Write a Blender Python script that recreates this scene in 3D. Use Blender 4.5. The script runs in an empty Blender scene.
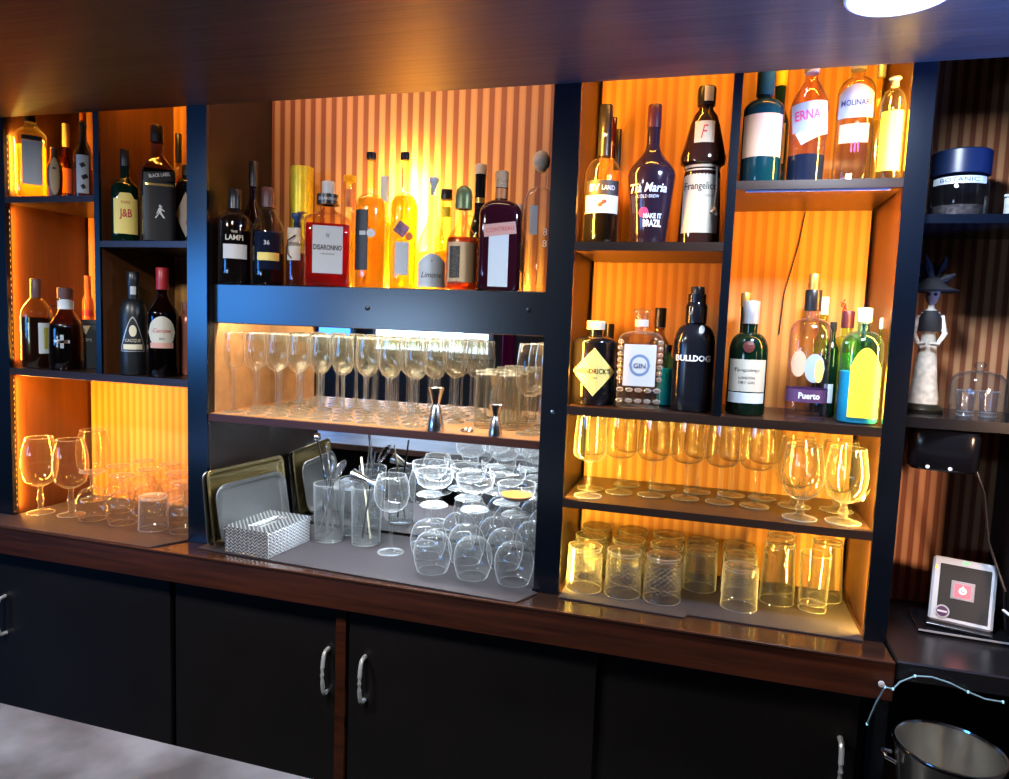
import bpy, bmesh, math, random
from mathutils import Vector, Matrix
random.seed(7)
PI = math.pi
S = bpy.context.scene
COL = S.collection
# ------------------------------------------------------------------ camera model (solved from the photograph)
F, YAW, PIT, ROL = 703.68, .28268685, .09276450, .03749184
CX, CY, CZ = 0.0, -1.6, 1.6
W, H = 1009, 779
cy_, sy_, cp_, sp_ = math.cos(YAW), math.sin(YAW), math.cos(PIT), math.sin(PIT)
fw = Vector((-sy_*cp_, cy_*cp_, -sp_)); r0 = Vector((cy_, sy_, 0)); u0 = r0.cross(fw)
Rv = r0*math.cos(ROL)+u0*math.sin(ROL); Uv = u0*math.cos(ROL)-r0*math.sin(ROL)
CAM = Vector((CX, CY, CZ))
def ray(x, y): return fw + Rv*((x-W/2)/F) - Uv*((y-H/2)/F)
def aty(x, y, Y):
    d = ray(x, y); return CAM + d*((Y-CY)/d.y)
def atz(x, y, Z):
    d = ray(x, y); return CAM + d*((Z-CZ)/d.z)
cam = bpy.data.objects.new('camera', bpy.data.cameras.new('camera')); COL.objects.link(cam)
cam.matrix_world = Matrix(((Rv.x, Uv.x, -fw.x, CX), (Rv.y, Uv.y, -fw.y, CY), (Rv.z, Uv.z, -fw.z, CZ), (0, 0, 0, 1)))
cam.data.sensor_width = 36; cam.data.lens = F/W*36; cam.data.clip_start = .02
S.camera = cam

# ------------------------------------------------------------------ materials
MC = {}
def newmat(name):
    m = bpy.data.materials.new(name); m.use_nodes = True; nt = m.node_tree; nt.nodes.clear()
    out = nt.nodes.new('ShaderNodeOutputMaterial'); return m, nt, out
def solid(name, col=None, rough=.5, metal=0, coat=0, noise=.0, emit=0, spec=.5, nscale=40):
    if name in MC: return MC[name]
    m, nt, out = newmat(name); p = nt.nodes.new('ShaderNodeBsdfPrincipled')
    p.inputs['Base Color'].default_value = (*col, 1); p.inputs['Roughness'].default_value = rough
    p.inputs['Metallic'].default_value = metal; p.inputs['Coat Weight'].default_value = coat
    p.inputs['Specular IOR Level'].default_value = spec
    if emit: p.inputs['Emission Color'].default_value = (*col, 1); p.inputs['Emission Strength'].default_value = emit
    if noise:
        n = nt.nodes.new('ShaderNodeTexNoise'); n.inputs['Scale'].default_value = nscale; n.inputs['Detail'].default_value = 4
        tc = nt.nodes.new('ShaderNodeTexCoord'); nt.links.new(tc.outputs['Object'], n.inputs['Vector'])
        r = nt.nodes.new('ShaderNodeValToRGB')
        r.color_ramp.elements[0].color = (*[c*(1-noise) for c in col], 1); r.color_ramp.elements[1].color = (*[min(1, c*(1+noise)) for c in col], 1)
        r.color_ramp.elements[0].position = .3; r.color_ramp.elements[1].position = .7
        nt.links.new(n.outputs['Fac'], r.inputs['Fac']); nt.links.new(r.outputs['Color'], p.inputs['Base Color'])
    nt.links.new(p.outputs[0], out.inputs[0]); MC[name] = m; return m
def wood(name, c1, c2, rough, scale=(2, 60, 60), bump=.15, spec=.5, coat=0):
    if name in MC: return MC[name]
    m, nt, out = newmat(name); p = nt.nodes.new('ShaderNodeBsdfPrincipled')
    tc = nt.nodes.new('ShaderNodeTexCoord'); mp = nt.nodes.new('ShaderNodeMapping'); mp.inputs['Scale'].default_value = scale
    n = nt.nodes.new('ShaderNodeTexNoise'); n.inputs['Scale'].default_value = 1; n.inputs['Detail'].default_value = 8; n.inputs['Roughness'].default_value = .65
    r = nt.nodes.new('ShaderNodeValToRGB'); r.color_ramp.elements[0].position = .3; r.color_ramp.elements[1].position = .72
    r.color_ramp.elements[0].color = (*c1, 1); r.color_ramp.elements[1].color = (*c2, 1)
    b = nt.nodes.new('ShaderNodeBump'); b.inputs['Strength'].default_value = bump; b.inputs['Distance'].default_value = .002
    L = nt.links.new
    L(tc.outputs['Object'], mp.inputs[0]); L(mp.outputs[0], n.inputs['Vector']); L(n.outputs['Fac'], r.inputs[0]); L(r.outputs[0], p.inputs['Base Color'])
    L(n.outputs['Fac'], b.inputs['Height']); L(b.outputs[0], p.inputs['Normal'])
    p.inputs['Roughness'].default_value = rough; p.inputs['Specular IOR Level'].default_value = spec; p.inputs['Coat Weight'].default_value = coat
    L(p.outputs[0], out.inputs[0]); MC[name] = m; return m
def glass(name, tint=(1, 1, 1), edge=None, refl=.75, base=.045, power=3.0, rough=.02, haze=.012):
    """thin-walled glass: transmits straight through, reflects more at grazing angles"""
    if name in MC: return MC[name]
    edge = edge or tuple(t*t*.75 for t in tint)
    m, nt, out = newmat(name); N = nt.nodes.new; L = nt.links.new
    lw = N('ShaderNodeLayerWeight'); lw.inputs['Blend'].default_value = .5
    pw = N('ShaderNodeMath'); pw.operation = 'POWER'; pw.inputs[1].default_value = power; L(lw.outputs['Facing'], pw.inputs[0])
    mu = N('ShaderNodeMath'); mu.operation = 'MULTIPLY_ADD'; mu.inputs[1].default_value = refl; mu.inputs[2].default_value = base; L(pw.outputs[0], mu.inputs[0])
    mx = N('ShaderNodeMix'); mx.data_type = 'RGBA'; L(pw.outputs[0], mx.inputs['Factor'])
    mx.inputs['A'].default_value = (*tint, 1); mx.inputs['B'].default_value = (*edge, 1)
    t = N('ShaderNodeBsdfTransparent'); L(mx.outputs['Result'], t.inputs[0])
    g = N('ShaderNodeBsdfGlossy'); g.inputs['Roughness'].default_value = rough
    s = N('ShaderNodeMixShader'); L(mu.outputs[0], s.inputs[0]); L(t.outputs[0], s.inputs[1]); L(g.outputs[0], s.inputs[2])
    # white haze added to brighten the glass as if lit, strongest where the wall is seen edge-on
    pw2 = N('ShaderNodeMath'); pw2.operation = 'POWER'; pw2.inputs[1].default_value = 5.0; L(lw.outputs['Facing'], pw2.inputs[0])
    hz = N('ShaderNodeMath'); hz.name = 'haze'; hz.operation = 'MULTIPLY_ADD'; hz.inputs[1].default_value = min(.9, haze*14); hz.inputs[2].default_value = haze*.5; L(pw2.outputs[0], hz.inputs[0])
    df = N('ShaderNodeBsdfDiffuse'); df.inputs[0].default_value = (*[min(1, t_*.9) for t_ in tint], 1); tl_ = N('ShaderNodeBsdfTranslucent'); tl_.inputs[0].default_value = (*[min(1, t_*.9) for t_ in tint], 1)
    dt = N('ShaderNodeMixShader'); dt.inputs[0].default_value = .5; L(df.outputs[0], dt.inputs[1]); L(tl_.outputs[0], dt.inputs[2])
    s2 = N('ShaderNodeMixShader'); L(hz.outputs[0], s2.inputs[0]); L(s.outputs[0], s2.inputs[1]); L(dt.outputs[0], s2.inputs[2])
    L(s2.outputs[0], out.inputs[0]); MC[name] = m; return m
def liquid(name, col=None, trans=.6, rough=.1):
    """tinted liquid: part straight transmission, part scattering, with a glossy skin"""
    if name in MC: return MC[name]
    m, nt, out = newmat(name); N = nt.nodes.new; L = nt.links.new
    t = N('ShaderNodeBsdfTransparent'); t.inputs[0].default_value = (*col, 1)
    tr = N('ShaderNodeBsdfTranslucent'); tr.inputs[0].default_value = (*col, 1)
    a = N('ShaderNodeMixShader'); a.inputs[0].default_value = trans; L(tr.outputs[0], a.inputs[1]); L(t.outputs[0], a.inputs[2])
    g = N('ShaderNodeBsdfGlossy'); g.inputs['Roughness'].default_value = rough
    b = N('ShaderNodeMixShader'); b.inputs[0].default_value = .05; L(a.outputs[0], b.inputs[1]); L(g.outputs[0], b.inputs[2])
    L(b.outputs[0], out.inputs[0]); MC[name] = m; return m

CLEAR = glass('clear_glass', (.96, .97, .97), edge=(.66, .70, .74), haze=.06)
STEMG = glass('stem_glass', (.97, .97, .96), edge=(.85, .85, .82), haze=.05)  # paler edge and extra haze put bright highlights into the stems
RIMG = glass('glint_glass_edge', (.9, .9, .88), edge=(.8, .8, .78), haze=.45, base=.15)  # whiter glass that paints the glints of rims and feet
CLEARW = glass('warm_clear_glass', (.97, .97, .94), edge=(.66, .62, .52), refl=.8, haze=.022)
BLACKP = wood('black_painted_wood', (.0012, .0028, .006), (.0024, .0045, .009), .22, (3, 3, 3), .05, spec=.9)
SHELFW = wood('dark_shelf_wood', (.016, .009, .007), (.035, .018, .012), .3, (2, 40, 40), .1)
BROWNW = wood('brown_side_wood', (.060, .019, .007), (.125, .043, .015), .38, (30, 30, 2), .15)
REDW = wood('red_brown_edge_wood', (.022, .006, .003), (.085, .020, .007), .36, (3, 40, 60), .25)
DOORW = wood('dark_door_laminate', (.005, .0045, .005), (.011, .008, .008), .42, (1.5, 1.5, 1.5), .04)
DARKW = wood('dark_inner_wood', (.006, .003, .002), (.018, .008, .005), .4, (30, 30, 2), .1)
SOFW = wood('soffit_wood', (.032, .025, .024), (.070, .055, .052), .42, (2.2, 70, 10), .55, spec=.35)
COPLIT = wood('copper_lit_wood', (.34, .16, .07), (.50, .26, .12), .4, (2, 30, 30), .1)  # orange strip light put into the wood colour of the glass row
glass('amber_thin_glass', (1, .93, .70), edge=(.9, .55, .12)); glass('yellow_thin_glass', (1, .94, .55), edge=(.95, .7, .1)); glass('dusk_glass', (.70, .55, .45), edge=(.2, .12, .08)); glass('rum_glass', (.35, .16, .10), edge=(.06, .02, .02))
STEEL = solid('brushed_steel', (.62, .62, .63), .22, 1)
CHROME = solid('polished_steel', (.8, .8, .82), .1, 1)
NICKEL = solid('satin_nickel', (.78, .77, .75), .38, .55)
WHITE = solid('white_paper', (.60, .60, .60), .6)
CREAM = solid('cream_paper', (.75, .68, .48), .6)
BLACKC = solid('black_plastic', (.012, .012, .014), .3)
BLACKG = solid('black_bottle_glass', (.006, .006, .008), .06)
GOLD = solid('gold_foil', (.75, .5, .15), .3, .8)
MIRROR = solid('mirror_glass', (.82, .82, .82), .015, 1)

def stripes(per=.0262, dk=(.30, .085, .030), mulf=.25, lt=[(.62, .30, .13), (.70, .35, .16), (.60, .29, .12)]):
    m, nt, out = newmat('striped_wallpaper'); N = nt.nodes.new; L = nt.links.new
    g = N('ShaderNodeNewGeometry'); sx = N('ShaderNodeSeparateXYZ'); L(g.outputs['Position'], sx.inputs[0])
    a = N('ShaderNodeMath'); a.operation = 'MULTIPLY'; a.inputs[1].default_value = 1/per; L(sx.outputs['X'], a.inputs[0])
    f = N('ShaderNodeMath'); f.operation = 'FRACT'; L(a.outputs[0], f.inputs[0])
    r = N('ShaderNodeValToRGB'); e = r.color_ramp.elements
    e[0].position = 0; e[0].color = (*dk, 1); e[1].position = .40; e[1].color = (*[c*.9 for c in dk], 1)
    for p_, c in ((.46, lt[0]), (.70, lt[1]), (.94, lt[2]), (1.0, dk)):
        x = e.new(p_); x.color = (*c, 1)
    L(f.outputs[0], r.inputs[0])
    n = N('ShaderNodeTexNoise'); n.inputs['Scale'].default_value = 4; L(g.outputs['Position'], n.inputs['Vector'])
    p = N('ShaderNodeBsdfPrincipled'); p.inputs['Roughness'].default_value = .55
    mx = N('ShaderNodeMix'); mx.data_type = 'RGBA'; mx.blend_type = 'MULTIPLY'; mx.inputs['Factor'].default_value = .25
    L(r.outputs[0], mx.inputs['A']); L(n.outputs['Color'], mx.inputs['B']); L(mx.outputs['Result'], p.inputs['Base Color'])
    L(p.outputs[0], out.inputs[0]); return m
STRIPE = stripes(); STRIPE_LIT = stripes(.0262, (.55, .225, .045), lt=[(.62, .30, .07), (.68, .34, .085), (.60, .29, .065)]); STRIPE_C = stripes(.0345); STRIPE_N = stripes(.0245)  # side bays get a lit copy: amber light put into the stripe colours

# ------------------------------------------------------------------ object helpers
def thing(name, label, cat, loc=(0, 0, 0), rotz=0, group=None):
    o = bpy.data.objects.new(name, None); COL.objects.link(o); o.location = loc; o.rotation_euler = (0, 0, rotz)
    o.empty_display_size = .02; o['label'] = label; o['category'] = cat
    if group: o['group'] = group
    return o
def tag(o, label, cat, group=None):
    o['label'] = label; o['category'] = cat
    if group: o['group'] = group
    return o
def struct(o): o['kind'] = 'structure'; return o
def mk(name, vf, mat, parent=None, smooth=False, angle=40):
    v, f = vf; me = bpy.data.meshes.new(name); me.from_pydata([tuple(p) for p in v], [], f); me.update()
    me.materials.append(mat)
    if smooth:
        me.polygons.foreach_set('use_smooth', [True]*len(me.polygons))
        try: me.set_sharp_from_angle(angle=math.radians(angle))
        except Exception: pass
    o = bpy.data.objects.new(name, me); COL.objects.link(o)
    if parent: o.parent = parent
    return o
def ring(r, z, t=.0011, seg=28, n=6, ry=None):
    V, Fc = [], []; ry = ry or r
    for i in range(seg):
        a = 2*PI*i/seg
        for j in range(n): b = 2*PI*j/n; V.append(((r+t*math.cos(b))*math.cos(a), (ry+t*math.cos(b))*math.sin(a), z+t*math.sin(b)))
    for i in range(seg):
        for j in range(n): Fc.append((i*n+j, ((i+1) % seg)*n+j, ((i+1) % seg)*n+(j+1) % n, i*n+(j+1) % n))
    return V, Fc
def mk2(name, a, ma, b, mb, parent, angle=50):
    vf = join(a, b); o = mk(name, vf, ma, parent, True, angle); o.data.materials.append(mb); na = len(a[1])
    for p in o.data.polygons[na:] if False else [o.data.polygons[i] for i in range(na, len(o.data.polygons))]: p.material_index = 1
    return o
def join(*vfs):
    V, Fc = [], []
    for v, f in vfs:
        b = len(V); V += [tuple(p) for p in v]; Fc += [tuple(i+b for i in q) for q in f]
    return V, Fc
def box(x0, x1, y0, y1, z0, z1, bev=0):
    if bev:
        bm = bmesh.new(); bmesh.ops.create_cube(bm, size=1)
        for v in bm.verts: v.co = ((x0+x1)/2+v.co.x*(x1-x0), (y0+y1)/2+v.co.y*(y1-y0), (z0+z1)/2+v.co.z*(z1-z0))
        bmesh.ops.bevel(bm, geom=bm.edges[:], offset=bev, segments=1, affect='EDGES'); bm.verts.index_update()
        r = [tuple(v.co) for v in bm.verts], [tuple(v.index for v in f.verts) for f in bm.faces]; bm.free(); return r
    V = [(x, y, z) for x in (x0, x1) for y in (y0, y1) for z in (z0, z1)]
    return V, [(0, 1, 3, 2), (4, 6, 7, 5), (0, 4, 5, 1), (2, 3, 7, 6), (0, 2, 6, 4), (1, 5, 7, 3)]
def sup(a, rx, ry, n):
    c, s = math.cos(a), math.sin(a)
    if n <= 2.01: return rx*c, ry*s
    r = (abs(c)**n + abs(s)**n)**(-1/n); return rx*r*c, ry*r*s
def lathe(prof, seg=24, caps=(False, False)):
    """prof: list of (r, z) or (rx, z, n, ry)"""
    V, Fc = [], []
    for q in prof:
        rx, z = q[0], q[1]; n = q[2] if len(q) > 2 else 2; ry = q[3] if len(q) > 3 else rx
        for i in range(seg):
            x, y = sup(2*PI*i/seg + PI/seg*0, max(rx, 1e-5), max(ry, 1e-5), n); V.append((x, y, z))
    m = len(prof)
    for j in range(m-1):
        for i in range(seg):
            a, b = j*seg+i, j*seg+(i+1) % seg; Fc.append((a, b, b+seg, a+seg))
    if caps[0]: Fc.append(tuple(range(seg))[::-1])
    if caps[1]: Fc.append(tuple(range((m-1)*seg, m*seg)))
    return V, Fc
def tube(pts, r, seg=8, closed=False):
    V, Fc = [], []; pts = [Vector(p) for p in pts]; n = len(pts)
    for k, p in enumerate(pts):
        a = pts[max(k-1, 0)]; b = pts[min(k+1, n-1)]; d = (b-a).normalized()
        u = d.cross(Vector((0, 0, 1)));
        if u.length < 1e-3: u = d.cross(Vector((1, 0, 0)))
        u.normalize(); w = d.cross(u); rr = r[k] if isinstance(r, (list, tuple)) else r
        for i in range(seg): t = 2*PI*i/seg; V.append(p+u*rr*math.cos(t)+w*rr*math.sin(t))
    for k in range(n-1):
        for i in range(seg): a, b = k*seg+i, k*seg+(i+1) % seg; Fc.append((a, b, b+seg, a+seg))
    Fc += [tuple(range(seg))[::-1], tuple(range((n-1)*seg, n*seg))]
    return V, Fc
def move(vf, d=(0, 0, 0), rot=None):
    v, f = vf; M = Matrix.Translation(d) @ (rot.to_4x4() if rot else Matrix.Identity(4)); return [M @ Vector(p) for p in v], f
def RX(a): return Matrix.Rotation(a, 3, 'X')
def RY(a): return Matrix.Rotation(a, 3, 'Y')
def RZ(a): return Matrix.Rotation(a, 3, 'Z')
# text ------------------------------------------------------------
TXC = {}
def textgeo(s, size, width=None, bold=0.0, shear=0, font_h=None):
    key = (s, bold, shear)
    if key not in TXC:
        c = bpy.data.curves.new('t', 'FONT'); c.body = s; c.size = 1; c.align_x = 'CENTER'; c.align_y = 'CENTER'; c.offset = bold; c.shear = shear
        c.resolution_u = 2; o = bpy.data.objects.new('t', c); COL.objects.link(o)
        bpy.context.view_layer.update(); dg = bpy.context.evaluated_depsgraph_get(); me = bpy.data.meshes.new_from_object(o.evaluated_get(dg))
        v = [(p.co.x, p.co.y) for p in me.vertices]; f = [tuple(p.vertices) for p in me.polygons]
        bpy.data.objects.remove(o); bpy.data.curves.remove(c); bpy.data.meshes.remove(me)
        xs = [p[0] for p in v]; ys = [p[1] for p in v]; mx, my = (min(xs)+max(xs))/2, (min(ys)+max(ys))/2
        TXC[key] = ([(p[0]-mx, p[1]-my) for p in v], f, max(xs)-min(xs), max(ys)-min(ys))
    v, f, w, h = TXC[key]; sy = size/h; sx = (width/w) if width else sy
    return [(p[0]*sx, p[1]*sy) for p in v], f
# ------------------------------------------------------------------ bottles
class Body:
    """profile list of (rx, z, n, ry) for mapping labels on the front (-y) side"""
    def __init__(s, prof): s.p = prof
    def at(s, z):
        p = s.p
        for a, b in zip(p, p[1:]):
            if b[1] > a[1] and a[1] <= z <= b[1]:
                t = (z-a[1])/(b[1]-a[1]); return tuple(a[i]*(1-t)+b[i]*t for i in (0, 2, 3))
        q = p[-1]; return q[0], q[2], q[3]
    def y(s, x, z, off):
        rx, n, ry = s.at(z); rx += off; ry += off; q = min(abs(x)/max(rx, 1e-5), .995); return -ry*(1-q**n)**(1/n)
def full(prof, ry=1.0): return [(q[0], q[1], q[2] if len(q) > 2 else 2, q[3] if len(q) > 3 else q[0]*ry) for q in prof]
def patch(body, cx, cz, w, h, shape='rect', off=.0007, nu=12, nv=4, rot=0):
    V, Fc = [], []
    for i in range(nu+1):
        t = -1+2*i/nu
        if shape == 'rect': lo, hi = -1, 1
        elif shape == 'diamond': lo, hi = -(1-abs(t))-.02, (1-abs(t))+.02
        elif shape == 'oval': q = math.sqrt(max(0, 1-t*t)); lo, hi = -q, q
        elif shape == 'arch': lo, hi = -1, 1-.55*abs(t)**2
        elif shape == 'gothic': lo, hi = -1, 1-1.7*abs(t)**1.6
        elif shape == 'shoulder': lo, hi = -1, (1 if abs(t) < .45 else (.9 if abs(t) < .6 else .72))
        elif shape == 'slant': lo, hi = -1+.35*t, .65+.35*t
        for j in range(nv+1):
            s_ = lo+(hi-lo)*j/nv; x, z = t*w/2, s_*h/2
            if rot: x, z = x*math.cos(rot)-z*math.sin(rot), x*math.sin(rot)+z*math.cos(rot)
            x += cx; z += cz; V.append((x, body.y(x, z, off), z))
    for i in range(nu):
        for j in range(nv): a = i*(nv+1)+j; Fc.append((a, a+nv+1, a+nv+2, a+1))
    return V, Fc
def wrap(body, z0, z1, off=.0006, a0=0, a1=2*PI, seg=28, nv=3):
    V, Fc = [], []
    for i in range(seg+1):
        a = a0+(a1-a0)*i/seg
        for j in range(nv+1):
            z = z0+(z1-z0)*j/nv; rx, n, ry = body.at(z); x, y = sup(a, rx+off, ry+off, n); V.append((x, y, z))
    for i in range(seg):
        for j in range(nv): k = i*(nv+1)+j; Fc.append((k, k+nv+1, k+nv+2, k+1))
    return V, Fc
def textpatch(body, s, cx, cz, size, width=None, off=.0013, bold=0, shear=0, rot=0):
    v, f = textgeo(s, size, width, bold, shear); V = []
    for x, z in v:
        if rot: x, z = x*math.cos(rot)-z*math.sin(rot), x*math.sin(rot)+z*math.cos(rot)
        V.append((x+cx, body.y(x+cx, z+cz, off), z+cz))
    return V, f
def bprof(Hh, R, bh=.6, sh=.75, nr=.3, r0=1.0, n=2, ry=1.0, curve='s', neck_top=None, bulge=0, nn=2, steps=7):
    """bottle body up to neck_top (fraction of H)"""
    neck_top = neck_top or 1.0; P = []
    def q(r, z, k): return (R*r, Hh*z, n+(nn-n)*k, R*r*(ry+(1-ry)*k))
    P += [q(.0, .004, 0), q(.6*r0, .006, 0), q(.88*r0, .0, 0), q(.97*r0, .006, 0), q(r0, .018, 0)]
    for i in range(1, 5): t = i/4; P.append(q(r0+(1-r0)*t+bulge*math.sin(PI*t), .018+(bh-.018)*t, 0))
    for i in range(1, steps+1):
        t = i/steps
        g = {'s': (1+math.cos(PI*t))/2, 'round': math.sqrt(max(0, 1-t*t)), 'cone': 1-t, 'soft': 1-t**1.6, 'long': (1-t)**1.5}[curve]
        z = bh+(sh-bh)*(math.sin(t*PI/2) if curve == 'round' else t)
        if curve == 'round': g = math.cos(t*PI/2)
        P.append(q(nr+(1-nr)*g, z, min(1, t*1.3)))
    P.append(q(nr, neck_top, 1)); return P
BOTTLES = []
def spot(px, pyb, y, z): p = aty(px, pyb, y); return p.x
def bottle(px, pyb, pyt, wpx, y, z, label, glassm, shape, cap, labels=(), texts=(), liq=None, turn=0, cat='bottle', group=None, name='bottle', Hmax=None, extra=None):
    X = aty(px, pyb, y).x; Ht = aty(px, pyt, y).z - z
    if Hmax: Ht = min(Ht, Hmax)
    R = wpx/2*((Vector((X, y, z+Ht/2))-CAM).dot(fw))/F*.98*math.cos(math.atan(abs(px-504)/F))
    t = thing(name, label, cat, (X, y, z+.0006), math.atan2(-X, 1.6+y)+turn, group)
    prof = full(bprof(Ht, R, **shape)); body = Body(prof); n = shape.get('n', 2); seg = 28 if n <= 2.2 else 40
    mk('glass_body', lathe(prof, seg), glassm, t, True)
    if liq:
        lm, lv = liq; lp = [(q[0]*.94, q[1]+.002, q[2], q[3]*.94) for q in prof if q[1] < Ht*lv]
        e = body.at(Ht*lv); lp.append((e[0]*.94, Ht*lv, e[1], e[2]*.94)); lp.append((0, Ht*lv, e[1], 0))
        mk('liquid', lathe(lp, seg), lm, t, True)
    if cap:
        cm, cr, c0 = cap[:3]; kind = cap[3] if len(cap) > 3 else 'plain'; nr = shape.get('nr', .3)*R; cr = cr*R
        z0, z1 = c0*Ht, Ht
        if kind == 'plain': cpf = [(cr*.9, z0-.001), (cr, z0), (cr, z0+(z1-z0)*.4), (cr*1.0, z1-.0015), (cr*.93, z1), (0, z1)]
        elif kind == 'cork': cpf = [(cr*.7, z0-.006), (cr*.7, z0), (cr, z0+.001), (cr*1.05, z1-.003), (cr*.95, z1), (0, z1)]
        elif kind == 'ball': cpf = [(nr*.7, z0)]+[(cr*math.cos(a), (z0+z1)/2+(z1-z0)/2*math.sin(a)) for a in [(-70+i*20)*PI/180 for i in range(9)]]
        elif kind == 'flare': cpf = [(nr*.8, z0-.004), (nr*.9, z0), (nr*.9, z0+(z1-z0)*.55), (cr, z0+(z1-z0)*.75), (cr, z1-.002), (cr*.9, z1), (0, z1)]
        cpf = [(cpf[0][0]*.9, cpf[0][1])]+cpf
        mk('cork' if kind in ('cork', 'ball') else 'cap', lathe(cpf, 20, (True, True)), cm, t, True)
    for L in labels:
        kind = L[0]
        if kind == 'wrap': _, z0, z1, m_, nm = L; mk(nm, wrap(body, z0*Ht, z1*Ht), m_, t, True)
        else:
            _, cx, cz, w_, h_, m_, nm = L[:7]; off = L[7] if len(L) > 7 else .0008; rot = L[8] if len(L) > 8 else 0
            mk(nm, patch(body, cx*R, cz*Ht, w_*R, h_*Ht, kind, off, 14, 5, rot), m_, t, True)
    for s in texts:
        st, cx, cz, sz, wd, m_ = s[:6]; k = s[6] if len(s) > 6 else {}
        mk('lettering', textpatch(body, st, cx*R, cz*Ht, sz*Ht, wd*R if wd else None, **k), m_, t)
    if extra: extra(t, Ht, R, body)
    BOTTLES.append((label, X, y, R)); return t
# ------------------------------------------------------------------ the room
D = .287                       # inner depth of the shelving
ZT, ZC, ZU = 2.141, .963, 2.30           # soffit, worktop, top of the cells behind the soffit
struct(mk('floor', box(-6.3, 2.3, -5.1, .4, -.05, 0), solid('dark_floor_tile', (.05, .045, .04), .4, noise=.2, nscale=6)))
struct(mk('wall_back', box(-6.3, 2.3, .33, .4, 0, 2.8), solid('dark_plaster', (.05, .035, .03), .8, noise=.1)))
struct(mk('wall_left', box(-6.3, -6.2, -5.0, .33, 0, 2.8), solid('room_plaster', (.10, .09, .09), .8, noise=.06, nscale=8)))
struct(mk('wall_right', box(2.2, 2.3, -5.0, .33, 0, 2.8), MC['room_plaster']))
struct(mk('wall_front', box(-6.3, 2.3, -5.1, -5.0, 0, 2.8), MC['room_plaster']))
struct(mk('ceiling', box(-6.3, 2.3, -5.1, .4, 2.8, 2.88), MC['room_plaster']))
struct(mk('trim_1', box(-6.2, 2.2, -1.25, -.001, ZT, ZT+.22), SOFW))     # the bar soffit
sky = solid('daylight_pane', (.62, .78, 1.0), .3, emit=3.0)
def window(n, x0, x1, z0=1.32, z1=1.92):
    f = struct(mk('window_%d' % n, join(box(x0, x1, -5.0, -4.96, z0, z0+.05), box(x0, x1, -5.0, -4.96, z1-.05, z1), box(x0, x0+.05, -5.0, -4.96, z0+.05, z1-.05), box(x1-.05, x1, -5.0, -4.96, z0+.05, z1-.05), box((x0+x1)/2-.02, (x0+x1)/2+.02, -5.0, -4.96, z0+.05, z1-.05)), WHITE))
    mk('window_pane', box(x0+.05, x1-.05, -4.998, -4.985, z0+.05, z1-.05), sky, f)
window(1, -5.75, -3.85, 1.30, 2.20); window(2, -3.62, -2.22, 1.22, 1.75)
bpy.data.objects['window_1'].children[0].data.materials[0] = solid('blue_daylight_pane', (.08, .34, 1.0), .3, emit=2.5)
def fold(x0, x1, y, z0, z1, n):
    P = [(x0+(x1-x0)*i/n, y+.025*math.sin(i*1.9)) for i in range(n+1)]; V = [(a, b, z) for a, b in P for z in (z0, z1)]+[(a, b-.01, z) for a, b in P for z in (z0, z1)]; m_ = 2*(n+1)
    Fc = [(2*i, 2*i+2, 2*i+3, 2*i+1) for i in range(n)]+[(m_+2*i, m_+2*i+1, m_+2*i+3, m_+2*i+2) for i in range(n)]+[(2*i+1, 2*i+3, m_+2*i+3, m_+2*i+1) for i in range(n)]; return V, Fc
tag(mk('curtain', fold(-2.10, -1.96, -4.93, .02, 2.4, 14), solid('magenta_cloth', (.45, .01, .16), .8, emit=.0), smooth=True), 'narrow magenta curtain seen in the mirror behind the glasses', 'curtain')

# ------------------------------------------------------------------ shelving
Z = dict(LA=1.916, LB=1.790, LM=1.415, CU=1.679, CG=1.327, RA=1.792, RB=1.920, RM=1.416, RL=1.195, C=ZC)
XL, XDl, XDr, XP1l, XP1r, XP2l, XP2r, XRd0, XRd1, XP3l, XP3r = -2.008, -1.681, -1.663, -1.369, -1.306, -.374, -.312, .012, .030, .348, .391
def unit(name, label): return thing(name, label, 'shelves', (0, 0, ZC))
def pm(name, vf, m, par, **k):
    """world-space geometry parented to an Empty at (0,0,ZC)"""
    return mk(name, move(vf, (0, 0, -ZC)), m, par, **k)
uL = unit('shelving_unit', 'left bay of dark shelving with split upper shelves over a tall open cell')
pm('face_post', box(-2.085, XL, 0, .012, ZC, ZU), BLACKP, uL)
pm('side_panel', box(-2.085, XL-.008, .012, D+.012, ZC, ZU), BROWNW, uL)
pm('back_panel', box(XL, XP1l, D, D+.012, ZC, ZU), STRIPE_LIT, uL)
pm('shelf', box(XL, XDl, .0, D, Z['LA']-.018, Z['LA']), SHELFW, uL)
pm('shelf', box(XDr, XP1l, .0, D, Z['LB']-.017, Z['LB']), SHELFW, uL)
pm('shelf', box(XL, XP1l, .0, D, Z['LM']-.020, Z['LM']), SHELFW, uL)
dv = pm('divider', box(XDl, XDr, .008, D, Z['LM'], ZU), BROWNW, uL)
pm('divider_edge', box(XDl-.0, XDr+.0, .0, .008, Z['LM'], ZU), BLACKP, uL)
uC = unit('shelving_unit', 'wide centre bay with a deep blue-black beam above a mirrored shelf')
for a, b in ((XP1l, XP1r), (XP2l, XP2r)):
    pm('face_post', box(a, b, 0, .012, ZC, ZU), BLACKP, uC); pm('side_panel', box(a, b-(.008 if b > -1 else 0), .012, D+.012, ZC, ZU), DARKW, uC)
pm('back_panel', box(XP1r, XP2l, D, D+.012, Z['CU'], ZU), STRIPE_C, uC)
pm('lit_side_face', box(XP1r, XP1r+.002, .03, D-.004, Z['CG'], 1.574), COPLIT, uC); pm('lit_side_face', box(XP2l-.002, XP2l, .03, D-.004, Z['CG'], 1.574), COPLIT, uC)  # thin sheets that paint the side walls as lit beside the glasses
bm_ = pm('beam', box(XP1r, XP2l, .022, .045, 1.574, 1.679, .002), BLACKP, uC)
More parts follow.
